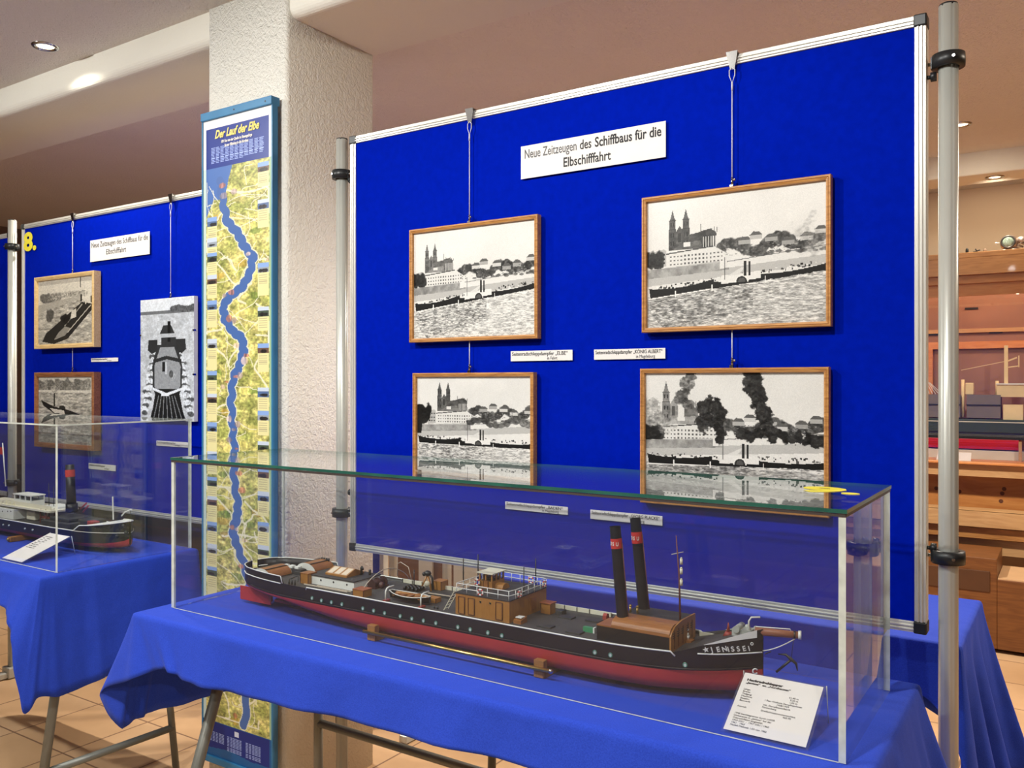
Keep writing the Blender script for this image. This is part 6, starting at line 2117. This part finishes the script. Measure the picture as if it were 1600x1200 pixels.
MB().add([(fx(1463, 5.33), 5.325, z5_ + .001), (fx(1517, 5.33), 5.325, z5_ + .001), (fx(1518, 5.36), 5.355, z5_ + .045), (fx(1466, 5.36), 5.355, z5_ + .045),
          (fx(1463, 5.33), 5.328, z5_ + .001), (fx(1517, 5.33), 5.328, z5_ + .001), (fx(1518, 5.36), 5.358, z5_ + .045), (fx(1466, 5.36), 5.358, z5_ + .045)],
         [(0, 1, 2, 3), (7, 6, 5, 4), (0, 4, 5, 1), (1, 5, 6, 2), (2, 6, 7, 3), (3, 7, 4, 0)]).build('sheet', M_PAPER, cdd)

# things on top of the showcase
q = at(1577, 378, Y=5.38)
og = thing('silver_ornament', 'silver ornament with a round glass face lying on the showcase top', 'ornament', (q.x, q.y, zt))
M_SIL = mat('tarnished_silver', (176, 160, 150), .35, .7, var=.3, vscale=60)
MB().sphere((q.x, q.y, zt + .045), .044, 20, 12, (1, .7, 1)).build('case', M_SIL, og)
MB().torus((q.x - .004, q.y - .028, zt + .048), (0, 1, 0), .031, .005, 28, 8).build('bezel', mat('dark_silver', (92, 92, 92), .35, .7), og)
MB().sphere((q.x - .004, q.y - .026, zt + .048), .029, 20, 8, (1, .35, 1)).build('glass_face', mat('mottled_glass', (150, 172, 160), .15, var=.5, vscale=45), og)
MB().cyl((q.x - .045, q.y - .02, zt + .046), (q.x - .058, q.y - .02, zt + .046), .003, n=8).sphere((q.x - .060, q.y - .02, zt + .046), .007).build('knob', M_WHITE, og)
mb = MB()
for k in range(5):
    mb.bar((q.x + .028 + .013 * k, q.y - .02, zt + .018 + .010 * k), (q.x + .052 + .013 * k, q.y - .005, zt + .006 + .012 * k), .010, .008)
mb.build('ribbed_strap', M_SIL, og)
MB().sphere((q.x + .062, q.y, zt + .058), .026, 14, 8, (1.3, .8, .8)).sphere((q.x + .1, q.y, zt + .045), .03, 14, 8, (1.2, .8, .9)).build('arm', M_SIL, og)
mb = MB()
for s in (-1, 1): mb.sphere((q.x + s * .022, q.y - .02, zt + .006), .012, 10, 6, (1.5, 1.2, .5))
mb.build('feet', M_SIL, og)
for k, (px, w_, h_, lb, m_) in enumerate(((1511, .016, .036, 'dark oval knick-knack on the showcase top, nearest the pole', M_BLACK), (1526, .022, .022, 'tiny dark propeller-like knick-knack on the showcase top', M_BLACK), (1539, .018, .026, 'grey-brown rounded knick-knack on the showcase top, beside the silver ornament', mat('pebble_grey', (140, 118, 100), .6)))):
    q = at(px, 388, Y=5.38)
    if k == 1:
        mb = MB()
        for a in range(4):
            an_ = math.radians(20 + 90 * a)
            mb.bar((q.x, 5.38, zt + .014), (q.x + .018 * math.cos(an_), 5.38, zt + .014 + .014 * math.sin(an_)), .006)
        mb.box(q.x - .008, q.x + .008, 5.372, 5.388, zt, zt + .004)
    else:
        mb = MB().sphere((q.x, 5.38, zt + h_ / 2), h_ / 2, 14, 10, (w_ / h_, .6, 1)).box(q.x - w_ * .3, q.x + w_ * .3, 5.372, 5.388, zt, zt + .005)
    o = mb.build('knick_knack', m_, origin=(q.x, 5.38, zt))
    tag(o, lb, 'knick-knack', 'small knick-knacks on the showcase')

# brown cupboard and pale panel glimpsed below the large board
cb = thing('wooden_cupboard', 'brown wooden cupboard with a pale door, glimpsed under the large board', 'cupboard', (-2.5, 3.4, 0))
MB().box(-2.80, -2.20, 3.2, 3.6, 0, .85).build('body', W_D, cb, bevel=.004)
MB().box(-2.63, -2.545, 3.188, 3.2, .04, .80).build('door', M_CREAM, cb, bevel=.002)
MB().box(-2.42, -2.22, 3.188, 3.2, .04, .80).build('door', M_CREAM, cb, bevel=.002)

# black cable on the floor behind the main table
pts = [at(545, 1125, Y=1.95), at(545, 1152, Y=1.93), at(552, 1168, Y=1.92), at(567, 1180, Y=1.92), at(578, 1196, Y=1.92), at(583, 1215, Y=1.92)]
cbm = MB()
cc = [(-2.02 + .0, 1.98, .75), (-1.93, 1.95, .45), (-1.92, 1.93, .30), (-1.88, 1.90, .18), (-1.80, 1.88, .06), (-1.70, 1.9, .006), (-1.5, 1.95, .006), (-1.30, 2.0, .006), (-1.24, 2.02, .1), (-1.22, 2.04, .35), (-1.2, 2.1, .6)]
sm = []
for k in range(len(cc) - 1):
    a = cc[max(0, k - 1)]; b = cc[k]; c = cc[k + 1]; d = cc[min(len(cc) - 1, k + 2)]
    for j in range(6):
        t_ = j / 6
        sm.append([.5 * ((2 * b[i]) + (-a[i] + c[i]) * t_ + (2 * a[i] - 5 * b[i] + 4 * c[i] - d[i]) * t_ * t_ + (-a[i] + 3 * b[i] - 3 * c[i] + d[i]) * t_ ** 3) for i in range(3)])
sm.append(cc[-1])
cbo = cbm.tube(sm, .0035, 8).build('power_cable', M_BLACK, origin=(-1.7, 1.9, 0))
tag(cbo, 'thin black cable looping to the floor behind the main table', 'cable')
for o_ in list(bpy.data.objects):
    if '_o' in o_: del o_['_o']
